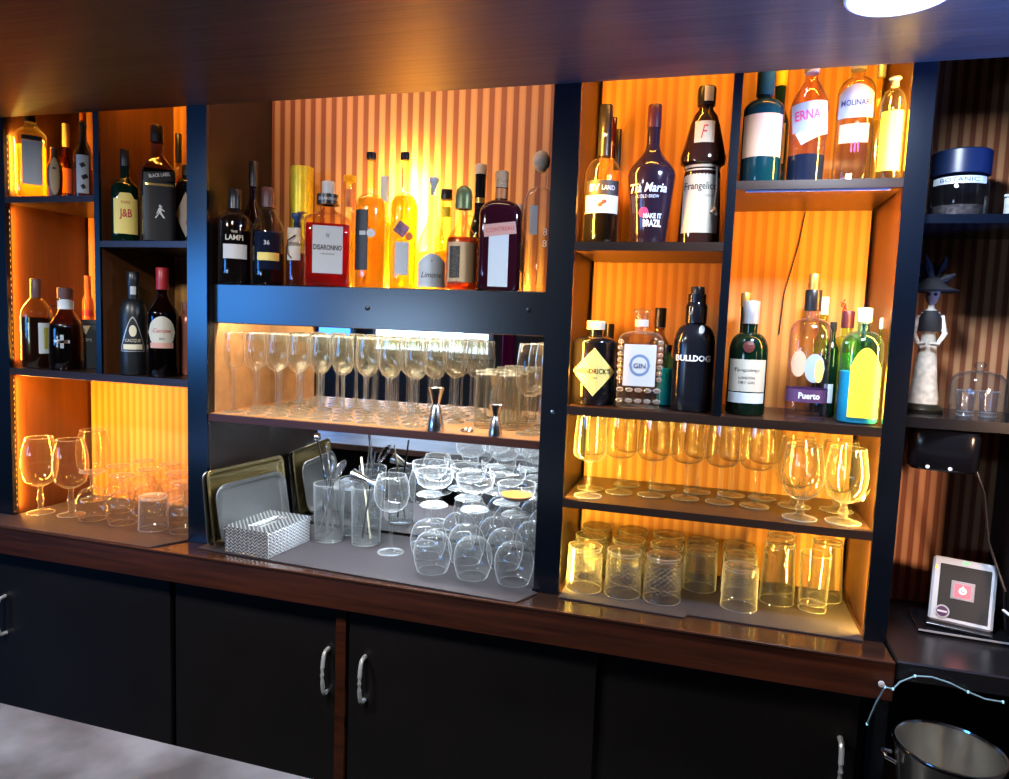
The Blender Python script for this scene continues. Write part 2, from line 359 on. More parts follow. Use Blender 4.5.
pm('shelf', box(XP1r, XP2l, .045, D, 1.661, 1.679), SHELFW, uC)
gs = pm('shelf', box(XP1r, XP2l, .012, D, Z['CG']-.018, Z['CG']), COPLIT, uC)
pm('shelf_edge', box(XP1r, XP2l, .004, .012, Z['CG']-.020, Z['CG']-.001), REDW, uC)
pm('mirror', box(XP1r, XP2l, D-.004, D+.012, Z['CG'], 1.661), MIRROR, uC)
pm('mirror', box(XP1r, XP2l, D-.004, D+.012, ZC, Z['CG']-.018), MIRROR, uC)
for x, z in ((-.84, 1.627), (-.42, 1.635), ): pm('screw_head', move(lathe([(0, 0), (.006, 0), (.006, .003), (.004, .004), (0, .004)], 12), (x, .0225, z), RX(PI/2)), BLACKC, uC, smooth=True)
pm('screw_head', move(lathe([(0, 0), (.005, 0), (.005, .002), (0, .003)], 12), (-.345, .0005, 1.40), RX(PI/2)), STEEL, uC, smooth=True)
uR = unit('shelving_unit', 'right bay of dark shelving with staggered shelves above two rows of glasses')
pm('face_post', box(XP3l, XP3r, 0, .012, ZC, ZU), BLACKP, uR); pm('side_panel', box(XP3l+.008, XP3r, .012, D+.012, ZC, ZU), BROWNW, uR)
pm('back_panel', box(XP2r, XP3l, D, D+.012, ZC, ZU), STRIPE_LIT, uR)
pm('shelf', box(XP2r-.0, XRd0, 0, D, Z['RA']-.019, Z['RA']), SHELFW, uR)
pm('shelf', box(XRd1, XP3l, 0, D, Z['RB']-.018, Z['RB']), SHELFW, uR)
pm('shelf', box(XP2r-.0, XP3l, 0, D, Z['RM']-.020, Z['RM']), SHELFW, uR)
pm('shelf', box(XP2r-.0, XP3l, .0, D, Z['RL']-.018, Z['RL']), SHELFW, uR)
pm('divider', box(XRd0, XRd1, .006, D, Z['RM'], ZU), SHELFW, uR); pm('divider_edge', box(XRd0, XRd1, 0, .006, Z['RM'], ZU), BLACKP, uR)
# niche to the right of the bays
XN = .66
uN = unit('shelving_unit', 'narrow dark niche at far right with two shelves and striped back')
pm('back_panel', box(XP3r, XN, D, D+.012, ZC, ZU), STRIPE_N, uN)
pm('side_panel', box(XN, XN+.42, -.02, D+.012, ZC, ZU), solid('black_side', (.008, .008, .010), .5, noise=.2), uN)
pm('shelf', box(XP3r, XN, .03, D, 1.835, 1.853), BLACKP, uN)
pm('shelf', box(XP3r, XN, .03, D, 1.418, 1.440), BLACKP, uN)

struct(mk('ceiling', box(-2.09, 1.1, 0, .33, ZU, ZU+.05), DARKW))   # boarding over the cells

# ------------------------------------------------------------------ worktop, base cabinets
wt = thing('worktop', 'glossy dark wood worktop running under the shelving with a red-brown front edge', 'counter', (0, 0, .88))
mk('top_board', box(-2.35, XP3r-.003, -.088, D+.012, -.0, ZC-.881, .002), wood('worktop_lacquer', (.016, .008, .006), (.035, .015, .010), .14, (2, 40, 40), .05, coat=.4), wt)
mk('front_edge', box(-2.35, XP3r-.003, -.094, -.088, .002, ZC-.884), REDW, wt)
mk('edge_moulding', box(-2.35, XP3r-.003, -.0975, -.087, ZC-.8855, ZC-.8795, .001), solid('lacquered_dark_edge', (.05, .018, .010), .18), wt)
mats_m = solid('grey_rubber_mat', (.030, .023, .027), .6, noise=.15, nscale=120)
def mat_sheet(pts, label, zt):
    V = [(x, y, zt) for x, y in pts]+[(x, y, ZC+.0003) for x, y in pts]; n = len(pts)
    Fc = [tuple(range(n)), tuple(range(n, 2*n))[::-1]]+[(i, i+n, (i+1) % n+n, (i+1) % n) for i in range(n)]
    tag(mk('bar_mat', (V, Fc), mats_m), label, 'bar mat')
mat_sheet([(-2.30, -.093), (-1.42, -.089), (-1.372, .0), (-1.372, -.001), (-1.372, .27), (-2.0, .27), (-2.0, -.004), (-2.30, -.004)], 'mauve-grey bar mat under the inverted glasses in the left bay', ZC+.003)
mat_sheet([(-1.30, -.045), (-.395, -.088), (-.36, -.012), (-.378, -.002), (-.378, .27), (-1.30, .27)], 'grey bar mat under the trays and stemmed glasses in the centre bay', ZC+.003)
mat_sheet([(-.308, -.018), (-.02, -.030), (-.015, -.012), (.345, -.015), (.345, .27), (-.308, .27)], 'grey bar mat under the stacked tumblers in the right bay', ZC+.003)

def base_cabinet(x0, x1, label): return thing('base_cabinet', label, 'cabinet', (x0, 0, 0)), x0
def handle(par, x, z, h=.115):
    pts = [(x, -.0, z+h/2), (x, -.014, z+h/2-.002)]+[(x, -.014-.016*math.sin(PI*k/10), z+h/2*math.cos(PI*k/10)) for k in range(1, 10)]+[(x, -.014, z-h/2+.002), (x, 0, z-h/2)]
    return mk('handle', tube(pts, [.006, .0058]+[.0055]*9+[.0058, .006], 8), NICKEL, par, True)
def cab(x0, x1, label, doors):
    t = thing('base_cabinet', label, 'cabinet', (0, -.02, 0))
    mk('carcass', join(box(x0, x1, 0, .33, 0, .08), box(x0, x0+.018, 0, .33, .08, .878), box(x1-.018, x1, 0, .33, .08, .878), box(x0, x1, .31, .33, .08, .878), box(x0, x1, 0, .33, .862, .878)), DOORW, t)
    for a, b, yy, hx, hz in doors:
        o = thing_part('sliding_door', box(a, b, yy-.016, yy, .085, .874, .0015), DOORW, t)
        if hx is not None:
            hh = handle(o, hx, hz); hh.location = (0, yy-.016, 0)
    return t
def thing_part(n, vf, m, par): return mk(n, vf, m, par)
cab(-2.7, -.870, 'left base cabinet with dark doors and curved handles below the trays', [(-2.68, -2.05, -.015, None, 0), (-2.04, -1.387, -.015, -1.985, .675), (-1.374, -.872, -.010, -.897, .694)])
tag(mk('cabinet_post', box(-.868, -.840, -.062, -.02, 0, .882), REDW), 'red-brown upright between two curved door handles', 'post')
cab(-.838, .362, 'right base cabinet with dark doors below the stacked tumblers', [(-.836, -.205, -.018, -.788, .695), (-.215, .345, -.002, .312, .700)])
tag(mk('cabinet_post', box(.364, .388, -.075, .31, 0, .882), BLACKP), 'dark end post of the base cabinets beside the steel bucket', 'post')
# right-hand black counter and open space below it
rc = thing('side_counter', 'black counter at the far right holding the white card terminal', 'counter', (0, 0, 0))
mk('top_board', box(XP3r+.002, 1.6, -.085, D+.03, ZC-.04, ZC, .003), solid('black_laminate', (.008, .008, .010), .28, noise=.1), rc)
mk('lower_board', box(XP3r+.002, 1.6, -.02, D+.03, .42, .45), MC['black_laminate'], rc)
mk('end_panel', box(1.55, 1.6, -.02, D+.03, 0, .42), MC['black_laminate'], rc); mk('rear_board', box(XP3r+.002, 1.6, D+.02, D+.03, .45, ZC-.04), MC['black_laminate'], rc)
# front bar counter
bc = thing('bar_counter', 'grey metal bar counter in the foreground with a scuffed brushed surface', 'counter', (0, -1.2, 0))
def steeltop():
    m, nt, out = newmat('scuffed_metal'); N = nt.nodes.new; L = nt.links.new
    p = N('ShaderNodeBsdfPrincipled'); tc = N('ShaderNodeTexCoord'); n = N('ShaderNodeTexNoise'); n.inputs['Scale'].default_value = 9; n.inputs['Detail'].default_value = 8
    L(tc.outputs['Object'], n.inputs['Vector']); r = N('ShaderNodeValToRGB'); r.color_ramp.elements[0].color = (.12, .12, .135, 1); r.color_ramp.elements[1].color = (.27, .28, .33, 1)
    r.color_ramp.elements[0].position = .35; r.color_ramp.elements[1].position = .68
    L(n.outputs['Fac'], r.inputs[0]); L(r.outputs[0], p.inputs['Base Color']); p.inputs['Metallic'].default_value = .6
    q = N('ShaderNodeMapRange'); q.inputs['To Min'].default_value = .3; q.inputs['To Max'].default_value = .55; L(n.outputs['Fac'], q.inputs[0]); L(q.outputs[0], p.inputs['Roughness'])
    L(p.outputs[0], out.inputs[0]); return m
mk('bar_top', box(-2.6, 1.6, -.30, .37, .97, 1.0, .003), steeltop(), bc)
mk('bar_front', box(-2.6, 1.6, -.22, -.18, 0, .97), DOORW, bc)

# ------------------------------------------------------------------ lamps and strips
lp = thing('ceiling_lamp', 'round bright white lamp set under the dark soffit at upper right', 'lamp', (.25, -.325, ZT))
mk('lamp_rim', lathe([(.080, 0), (.082, -.003), (.080, -.006), (.076, -.007), (.074, -.004)], 40), WHITE, lp, True)
mk('lamp_disc', lathe([(.075, -.004), (.05, -.006), (0, -.007)], 40), solid('lamp_glow', (.93, .96, 1.0), .3, emit=14), lp, True)
def area(name, loc, size, power, col, rot, sy=None, parent=None, spread=None):
    l = bpy.data.lights.new(name, 'AREA'); l.energy = power; l.color = col; l.size = size
    if sy: l.shape = 'RECTANGLE'; l.size_y = sy
    if spread: l.spread = spread
    o = bpy.data.objects.new(name, l); COL.objects.link(o); o.location = loc; o.rotation_euler = rot; return o
AMB = (1.0, .40, .045); YEL = (1.0, .60, .09); COOL = (.80, .88, 1.0)
ledm = solid('led_amber', (1.0, .55, .08), .4, emit=1.5)
def strip(a, b, label, normal, power, col=AMB, w=.006):
    """LED strip from a to b, lit side facing normal"""
    a, b, nrm = Vector(a), Vector(b), Vector(normal).normalized(); d = (b-a); L_ = d.length; d.normalize(); s = d.cross(nrm)
    t = thing('light_strip', label, 'light strip', a)
    def slab(o0, o1, w0, p0, p1):
        V = [d*q+s*ww+nrm*h for q in (o0, o1) for ww in (-w0, w0) for h in (p0, p1)]
        return V, [(0, 1, 3, 2), (4, 6, 7, 5), (0, 4, 5, 1), (2, 3, 7, 6), (0, 2, 6, 4), (1, 5, 7, 3)]
    mk('tape', slab(0, L_, w/2, 0, .0015), WHITE, t)
    n = max(3, int(L_/.018)); mk('diodes', join(*[slab(L_*(i+.3)/n, L_*(i+.7)/n, w*.25, .0015, .003) for i in range(n)]), ledm, t)
    l = area('strip_light', (a+b)/2+nrm*.006, .008, power, col, (0, 0, 0), L_)
    z = nrm*-1; M = Matrix((s, d, s.cross(d))).transposed()
    if (M @ Vector((0, 0, -1))).dot(nrm) < 0: M = Matrix((-s, d, (-s).cross(d))).transposed()
    l.rotation_euler = M.to_euler()
SP = 2.3
strip((-2.013, .0135, Z['C']+.02), (-2.013, .0135, Z['LM']-.03), 'amber light strip up the left wall of the bottom left cell', (.7, 1, 0), 1.6*SP)
strip((-2.013, .0135, Z['LM']+.02), (-2.013, .0135, Z['LA']-.03), 'amber light strip beside the bottles of the middle left cell', (.7, 1, 0), 1.3*SP)
strip((-2.013, .0135, Z['LA']+.02), (-2.013, .0135, 2.10), 'amber light strip beside the large amber bottle at top left', (.7, 1, 0), 1.3*SP, YEL)
strip((-1.99, .02, Z['LM']-.0205), (-1.385, .02, Z['LM']-.0205), 'amber light strip under the lower shelf of the left bay', (0, .8, -1), 1.5*SP)
strip((-1.64, .006, ZU-.001), (-1.385, .006, ZU-.001), 'amber light strip under the soffit in the left bay', (0, 1, -.3), .9*SP)
strip((-.845, .222, 1.685), (-.845, .222, 2.02), 'amber light strip standing behind the yellow bottle with a diamond tag', (0, 1, 0), 4.6*SP, (1.0, .68, .11))
strip((-1.0, .20, 1.6805), (-.50, .20, 1.6805), 'amber light strip lying on the centre shelf behind the bottles', (0, .8, .6), 2.6*SP, (1.0, .68, .11))
strip((XP2r-.005, .0135, Z['C']+.02), (XP2r-.005, .0135, Z['RL']-.03), 'amber light strip beside the cut tumblers at the bottom of the centre post', (.7, 1, 0), 1.0*SP, YEL)
strip((XP2r-.005, .0135, Z['RL']+.01), (XP2r-.005, .0135, Z['RM']-.03), 'amber light strip beside the tall wine glasses at the centre post', (.7, 1, 0), 1.1*SP, YEL)
strip((XP2r-.005, .0135, Z['RM']+.01), (XP2r-.005, .0135, Z['RA']-.03), 'amber light strip beside the yellow diamond label on the centre post', (.6, 1, 0), 1.4*SP)
strip((XP2r-.005, .0135, Z['RA']+.01), (XP2r-.005, .0135, 2.10), 'amber light strip beside the top row of coffee liqueurs on the centre post', (.6, 1, 0), 1.3*SP)
strip((XP3l+.005, .0135, Z['C']+.02), (XP3l+.005, .0135, Z['RL']-.03), 'amber light strip on the right post beside the lowest beer glasses', (-.7, 1, 0), 1.3*SP, YEL)
strip((XP3l+.005, .0135, Z['RL']+.01), (XP3l+.005, .0135, Z['RM']-.03), 'amber light strip on the right post beside the tulip beer glasses', (-.7, 1, 0), 1.3*SP, YEL)
strip((XP3l+.005, .0135, Z['RM']+.01), (XP3l+.005, .0135, Z['RB']-.03), 'amber light strip on the right post beside the blue gin bottle', (-.7, 1, 0), 1.5*SP)
strip((XP3l+.005, .0135, Z['RB']+.01), (XP3l+.005, .0135, 2.10), 'amber light strip on the right post beside the top yellow bottle', (-.7, 1, 0), 1.3*SP, YEL)
strip((XP2r+.02, .006, ZU-.001), (XRd0-.02, .006, ZU-.001), 'added amber fill strip above the coffee liqueurs behind the soffit', (0, 1, -.5), .7*SP)  # added to lift the bottle shadows on the back panel
strip((XRd1+.02, .006, ZU-.001), (XP3l-.02, .006, ZU-.001), 'added amber fill strip above the tallest clear bottles behind the soffit', (0, 1, -.5), .5*SP)  # added strip, fills the top right cell from above
strip((XRd1+.02, .012, Z['RB']-.0185), (XP3l-.02, .012, Z['RB']-.0185), 'added amber fill strip under the top right shelf', (0, 1, -.4), .5*SP)  # one more added fill, brightens the cell below this shelf
strip((XP1r+.03, .006, ZU-.001), (XP2l-.03, .006, ZU-.001), 'added soft pinkish fill strip above the centre bottles behind the soffit', (0, 1, -.6), 1.9, (1, .60, .38))  # added to lighten the stripes of the centre back panel
strip((-1.28, .06, 1.6605), (-.40, .06, 1.6605), 'warm white light strip hidden behind the blue-black beam', (0, .35, -1), 7.5, (1, .80, .50))
strip((-1.10, .03, Z['CG']-.0185), (-.40, .03, Z['CG']-.0185), 'cool white light strip under the mirrored shelf', (0, .3, -1), 6.0, (.80, .90, 1))
# daylight, the ceiling lamp and added fill lights
area('window_light', (-4.55, -4.85, 1.75), 2.2, 62, (.06, .33, 1.0), (Vector((-4.55, -4.85, 1.75))-Vector((-1.1, 0, 1.6))).to_track_quat('Z', 'Y').to_euler(), .9)
area('window_light', (-2.85, -4.85, 1.50), 1.2, 18, (.40, .64, 1.0), (Vector((-2.85, -4.85, 1.50))-Vector((-.6, 0, 1.5))).to_track_quat('Z', 'Y').to_euler(), .42)
area('blue_glare_fill', (1.25, -.75, 1.15), .3, 16, (.12, .27, 1.0), (Vector((1.25, -.75, 1.15))-Vector((.50, -.42, 2.14))).to_track_quat('Z', 'Y').to_euler(), spread=math.radians(65))  # added blue fill standing in for lens glare, no lamp there
area('niche_fill', (.95, -.75, 1.55), .12, 1.1, (1, .62, .40), (Vector((.95, -.75, 1.55))-Vector((.52, .28, 1.15))).to_track_quat('Z', 'Y').to_euler(), spread=math.radians(60))  # added warm fill to lift the lower niche stripes
area('lamp_light', (.25, -.325, ZT-.02), .14, 17, (.72, .83, 1.0), (0, 0, 0))
area('bar_fill', (-.95, -.95, ZT-.03), .14, 14, (1, .93, .85), (0, 0, 0))  # added fill out of view, gives the glasses something to reflect
area('bar_fill', (-1.75, -1.1, ZT-.03), .14, 20, (.8, .9, 1.0), (0, 0, 0))  # added front fill for the left bay labels
for i, (x, y) in enumerate(((-.95, -.95), (-1.75, -1.1))):  # unseen lamp bodies added at the fill lights
    c = thing('ceiling_lamp', ('unseen fill lamp added under the soffit above the centre bay', 'unseen fill lamp added under the soffit above the left bay')[i], 'lamp', (x, y, ZT))
    mk('lamp_rim', lathe([(.088, 0), (.090, -.006), (.088, -.018), (.081, -.020), (.079, -.014)], 40), WHITE, c, True)
    mk('lamp_disc', lathe([(.080, -.014), (.06, -.017), (0, -.018)], 40), solid('fill_glow_soft', (.93, .96, 1.0), .3, emit=5), c, True)
w = bpy.data.worlds.new('world'); S.world = w; w.use_nodes = True
w.node_tree.nodes['Background'].inputs[0].default_value = (.35, .45, .6, 1); w.node_tree.nodes['Background'].inputs[1].default_value = .15
# ------------------------------------------------------------------ bottles
AMBG = liquid('amber_liquid', (1, .62, .12), .55); REDL = liquid('red_liquid', (.65, .05, .04), .5); ORGL = liquid('orange_liqueur', (1.0, .84, .20), .3)
YELL = liquid('yellow_liqueur', (1.0, .92, .22), .3); DARKL = liquid('dark_liquid', (.05, .012, .008), .3); CARA = liquid('caramel_liquid', (.62, .28, .08), .5); LEML = liquid('pale_yellow_liquid', (1.0, .90, .4), .75)
GREENG = solid('dark_green_glass', (.002, .012, .006), .05); TEALG = solid('teal_glass', (.003, .03, .045), .08); BROWNG = solid('brown_bottle_glass', (.03, .012, .01), .06)
NAVYG = solid('navy_bottle_glass', (.008, .012, .03), .07); WINEG = solid('wine_red_glass', (.03, .004, .01), .08); PLUMG = solid('plum_black_glass', (.022, .012, .022), .1)
AQUAG = glass('aqua_glass', (.35, .86, .88), edge=(.05, .35, .45)); GRNG = glass('lime_green_glass', (.72, .92, .35), edge=(.3, .5, .08)); BLUEG = glass('sea_blue_glass', (.42, .85, .92), edge=(.05, .32, .5))
SMOKE = glass('smoky_glass', (.72, .68, .66), edge=(.2, .17, .15)); LILAC = glass('lilac_glass', (.86, .80, .92), edge=(.35, .27, .42)); PINKG = glass('pink_glass', (.97, .72, .72), edge=(.6, .3, .3))
GREY = solid('grey_label', (.50, .52, .54), .6); GREYB = solid('frosted_label', (.60, .66, .70), .5); YLAB = solid('yellow_label', (.85, .68, .18), .55); TAN = solid('tan_label', (.62, .42, .22), .6)
REDC = solid('red_cap', (.38, .02, .03), .35); BLKT = solid('black_ink', (.01, .01, .012), .6); WHT = solid('white_ink', (.85, .85, .85), .6); REDT = solid('red_ink', (.5, .03, .04), .6); NAVT = solid('navy_ink', (.03, .05, .2), .6)
GRNL = solid('olive_label', (.38, .36, .04), .6); PINKT = solid('magenta_ink', (.62, .04, .20), .6); CORK = solid('cork', (.55, .38, .22), .8, noise=.3, nscale=200); WOODC = solid('pale_wood_stopper', (.62, .52, .40), .6, noise=.15, nscale=60)
ORC = solid('orange_foil', (.6, .2, .05), .4); CRML = solid('ivory_label', (.58, .55, .46), .55); SILV = solid('silver_foil', (.55, .57, .6), .35, .6); BRNC = solid('brown_cap', (.10, .035, .03), .4); BLUC = solid('blue_cap', (.02, .05, .16), .4)
YTIN = solid('yellow_tin', (.72, .58, .03), .35, .3, noise=.12); PBLK = solid('black_label_paper', (.014, .014, .018), .5); SALM = solid('salmon_banner', (.62, .33, .27), .6); PEACH = solid('peach_label', (.72, .45, .30), .6); BLUL = solid('pale_blue_label', (.36, .44, .62), .6)
BRIGHTY = solid('bright_yellow_label', (.95, .80, .04), .5); SB = dict(bold=.02); ST = dict(bold=.012)
SH = dict
whisk = SH(bh=.60, sh=.74, nr=.33, curve='s'); tallw = SH(bh=.62, sh=.74, nr=.34, curve='round'); 
z = Z['LA']
bottle(32, 195, 112, 33, .052, z, 'large amber square bottle with a plain white label at the top left', glass('amber_thin_glass', (1, .80, .38), edge=(.9, .45, .05)), SH(bh=.72, sh=.86, nr=.36, n=5, curve='s', neck_top=.90), (BLACKC, .40, .88), [('rect', .06, .40, 1.25, .50, WHITE, 'paper_label'), ('rect', .06, .68, 1.25, .05, BLKT, 'label_band')], [], liq=(AMBG, .60))
bottle(55, 196, 148, 17, .070, z, 'squat brown ceramic jug with a tan oval front beside the large amber bottle', solid('brown_ceramic', (.10, .035, .015), .35), SH(bh=.55, sh=.86, nr=.5, r0=.8, bulge=.08, curve='s'), (CORK, .48, .93, 'cork'), [('oval', 0, .45, 1.3, .72, TAN, 'oval_relief')], cat='jug', name='ceramic_jug')
bottle(67, 193, 124, 17, .17, z, 'red-brown bottle with a clear neck band behind the brown ceramic jug', WINEG, SH(bh=.5, sh=.66, nr=.42, curve='s', neck_top=.8), (CREAM, .46, .72), [('rect', 0, .3, 1.2, .3, SALM, 'label_patch')])
bottle(84, 195, 110, 16, .235, z, 'green-necked bottle with orange foil top at the back of the top left shelf', GREENG, whisk, (ORC, .42, .88), [('rect', 0, .3, 1.3, .3, CREAM, 'label_patch')])
def skull(t, Hh, R, b):
    for cx, cz, w in ((-.1, .44, .5), (.1, .30, .6), (-.05, .18, .4)): mk('label_motif', patch(b, cx*R, cz*Hh, w*R, .05*Hh, 'rect', .0016, 6, 1, .5), BLKT, t)
bottle(84, 196, 120, 21, .115, z, 'clear brandy bottle with a ragged white label and black motif', SMOKE, SH(bh=.55, sh=.74, nr=.36, curve='s', neck_top=.85), (SMOKE, .40, .85, 'ball'), [('rect', -.1, .33, 1.2, .46, WHITE, 'paper_label')], liq=(CARA, .4), extra=skull)
z = Z['LB']
bottle(126, 240, 150, 30, .042, z, 'dark green bottle with a yellow shouldered label lettered in red', GREENG, SH(bh=.58, sh=.72, nr=.34, n=2.6, curve='s', neck_top=.86), (BLACKC, .36, .82), [('shoulder', 0, .30, 1.62, .44, YLAB, 'yellow_label')], [('J&B', 0, .29, .115, .85, REDT, SB), ('RARE', 0, .42, .03, .6, REDT)])
def walker(t, Hh, R, b):
    pts = [(-.1, 0), (0, 0), (.28, .42), (.55, .05), (.68, .02), (.70, .08), (.42, .55), (.42, .70), (.66, .60), (.68, .66), (.44, .86), (.42, .92), (.46, .99), (.52, 1.0), (.52, 1.03), (.40, 1.05), (.38, 1.15), (.24, 1.15), (.24, 1.04), (.18, 1.01), (.26, .98), (.27, .90), (.18, .84), (.10, .55), (.02, .38), (.08, .34), (.2, .55), (.2, .42), (-.08, .06)]
    cz = .20*Hh; k = .10*Hh; mk('walking_figure', ([((x-.3)*k, b.y((x-.3)*k, cz, .0013), cz+z_*k) for x, z_ in pts], [tuple(range(len(pts)))]), WHT, t)
bottle(158, 240, 126, 34, .058, z, 'square black-labelled whisky bottle with a gold slanting line', glass('dusk_glass', (.70, .52, .40), edge=(.2, .1, .06)), SH(bh=.60, sh=.78, nr=.36, n=7, curve='s', neck_top=.90), (BLACKC, .40, .86), [('rect', 0, .26, 1.92, .50, PBLK, 'black_label'), ('slant', 0, .485, 1.7, .022, GOLD, 'gold_line', .0012), ('slant', 0, .56, 1.86, .10, PBLK, 'slanted_label')], [('BLACK LABEL', 0, .565, .03, 1.3, WHT, dict(rot=.22, bold=.01))], liq=(DARKL, .62), extra=walker, turn=.12)
bottle(179, 240, 134, 17, .225, z, 'slim whisky bottle with a yellow band behind the square black-labelled bottle', glass('dusk_glass'), whisk, (BLACKC, .40, .76), [('rect', 0, .5, 1.3, .12, YLAB, 'yellow_label')], liq=(AMBG, .6))
bottle(187, 240, 166, 24, .14, z, 'dark bottle with a white diamond label half hidden by the left post', BLACKG, SH(bh=.66, sh=.84, nr=.4, curve='round'), (BLACKC, .42, .88), [('diamond', -.1, .38, 1.7, .55, WHITE, 'diamond_label'), ('oval', .1, .28, .35, .1, REDC, 'seal', .0014)])
z = Z['LM']
bottle(38, 371, 279, 34, .042, z, 'clear-shouldered bottle of dark spirit with a pale green side label', glass('olive_thin_glass', (.97, .88, .55), edge=(.8, .55, .08)), SH(bh=.60, sh=.80, nr=.33, curve='soft', neck_top=.92), (BRNC, .38, .78), [('rect', .45, .34, 1.05, .34, GREYB, 'pale_label'), ('rect', .55, .34, .55, .24, GRNL, 'olive_patch', .0013)], [], liq=(DARKL, .57), turn=.15)
bottle(55, 370, 296, 14, .20, z, 'small yellow bottle glowing behind the dark spirit with pale green label', glass('yellow_thin_glass', (1, .85, .2), edge=(.9, .6, .05)), SH(bh=.5, sh=.7, nr=.4, curve='soft', neck_top=.92), (YELL, .5, .88), liq=(YELL, .6))
def jugh(t, Hh, R, b):
    mk('handle', tube([(-.5*R, -.1*R, .78*Hh), (-.85*R, -.3*R, .76*Hh), (-1.0*R, -.35*R, .68*Hh), (-.9*R, -.3*R, .60*Hh), (-.75*R, -.2*R, .58*Hh)], .0028), SMOKE, t, True)
    mk('cross_motif', textpatch(b, '+', -.25*R, .35*Hh, .16*Hh, None, bold=.02), SILV, t)
bottle(67, 372, 288, 36, .050, z, 'round dark glass jug with a brown cap and pale neck label', glass('brown_smoke_glass', (.55, .36, .28), edge=(.12, .05, .04)), SH(bh=.50, sh=.80, nr=.36, curve='s', neck_top=.92, bulge=.03), (BRNC, .5, .87), [('shoulder', 0, .80, .95, .12, GREYB, 'neck_label')], liq=(DARKL, .55), extra=jugh, cat='jug', name='glass_jug')
bottle(89, 371, 276, 12, .225, z, 'slim bottle with red and orange foil bands behind the dark box', solid('orange_glass', (.6, .12, .03), .1), SH(bh=.7, sh=.8, nr=.6, curve='s'), (BLACKC, .6, .85), [('wrap', .55, .62, REDC, 'foil_band')])
X = aty(88, 372, .135).x
bx = thing('gift_box', 'dark blue-grey gift box with pale lettering beside the round glass jug', 'box', (X, .135, z+.0006), math.atan2(-X, 1.7)-.25)
mk('box_body', box(-.031, .031, -.030, .030, 0, .135, .001), solid('slate_card', (.03, .045, .06), .5, noise=.1), bx)
mk('box_lid', box(-.032, .032, -.031, .031, .135, .150, .001), solid('slate_card_dark', (.015, .02, .03), .5), bx)
mk('lettering', move(([(x, 0, zz) for x, zz in textgeo('RECIPE', .009, .04)[0]], textgeo('RECIPE', .009, .04)[1]), (.0, -.0306, .088)), GREYB, bx)
mk('gift_tag', ([(-.014, -.0315, .130), (.016, -.0315, .132), (.004, -.0315, .105)], [(0, 2, 1)]), CREAM, bx)
bottle(134, 376, 272, 29, .042, z, 'matt black bottle with a pointed arch label in black and cream', solid('matt_black_glass', (.010, .011, .013), .35), SH(bh=.56, sh=.74, nr=.42, curve='round', neck_top=.93), (BLACKC, .46, .86), [('gothic', -.05, .40, 1.62, .34, SILV, 'arch_border'), ('gothic', -.05, .395, 1.48, .315, PBLK, 'arch_label', .0012), ('rect', -.05, .275, 1.35, .05, CREAM, 'cream_strip', .0016), ('oval', -.05, .43, .55, .11, CREAM, 'crest', .0016), ('rect', 0, .83, .42, .10, GREY, 'neck_tag')], [('CACIQUE', -.05, .335, .035, 1.1, CREAM)])
bottle(163, 377, 268, 33, .052, z, 'rum bottle with a red foil neck and a cream oval label', glass('rum_glass', (.35, .16, .10), edge=(.06, .02, .02)), SH(bh=.56, sh=.76, nr=.34, curve='s', neck_top=.92), (REDC, .40, .80), [('oval', -.05, .41, 1.62, .29, CRML, 'oval_label'), ('rect', -.05, .29, 1.4, .05, SALM, 'label_banner', .0013)], [('Cacique', -.05, .42, .05, 1.1, REDT, dict(shear=.3)), ('RON', -.05, .35, .022, .3, BLKT)], liq=(DARKL, .60))
bottle(187, 379, 303, 18, .135, z, 'tall bottle with a rose-gold edge half hidden behind the left post', solid('rose_foil', (.55, .20, .13), .25, .5), SH(bh=.70, sh=.85, nr=.5, curve='round'), (GOLD, .5, .9))
z = Z['CU']
bottle(235, 286, 190, 34, .052, z, 'black-liquid bottle with white letters over a blank white label', glass('dusk_glass'), SH(bh=.64, sh=.76, nr=.33, curve='round', neck_top=.86), (BLACKC, .42, .80), [('rect', .0, .34, 1.42, .15, WHITE, 'white_label')], [('LAMPI', -.05, .485, .055, 1.05, CRML, SB), ('THE', -.05, .545, .025, .4, CRML)], liq=(solid('black_liquid', (.006, .006, .009), .05), .66))
bottle(253, 285, 162, 24, .135, z, 'tall dark corked bottle standing behind the two left bottles on the blue beam shelf', glass('rum_glass'), SH(bh=.5, sh=.72, nr=.34, curve='s', neck_top=.95), (BLACKC, .40, .80), liq=(DARKL, .3))
bottle(268, 287, 188, 34, .078, z, 'round whisky bottle with navy label and yellow strip and a brown stopper', SMOKE, SH(bh=.54, sh=.78, nr=.33, curve='soft', neck_top=.80), (BRNC, .42, .80), [('rect', 0, .35, 1.6, .38, NAVYG, 'navy_label'), ('rect', .0, .29, 1.3, .08, YLAB, 'yellow_strip', .0014)], [('36', -.1, .43, .045, .35, GREYB, SB)], liq=(DARKL, .55))
p = aty(299, 286, .215); tt = thing('tin_tube', 'tall yellow gift tube with dark lettering against the striped back', 'tube', (p.x, .225, z+.0006), math.atan2(-p.x, 1.8))
hh = aty(299, 167, .215).z-z; RT = .032; tb = Body(full([(RT, 0), (RT, hh)]))
mk('tube_body', lathe([(0, 0), (RT*.97, 0), (RT, .003), (RT, hh-.02)], 32), YTIN, tt, True); mk('tube_lid', lathe([(RT+.0008, hh-.02), (RT+.0008, hh-.001), (RT*.96, hh), (0, hh)], 32), YTIN, tt, True)
mk('dark_emblem', patch(tb, 0, hh*.62, .030, .006, 'oval', .0008, 8, 2), BRNC, tt)
def minijug(t, Hh, R, b): mk('handle', tube([(-.2*R, -.5*R, .70*Hh), (-.8*R, -.75*R, .62*Hh), (-.85*R, -.75*R, .45*Hh), (-.5*R, -.9*R, .38*Hh)], .0022), BRNC, t, True)
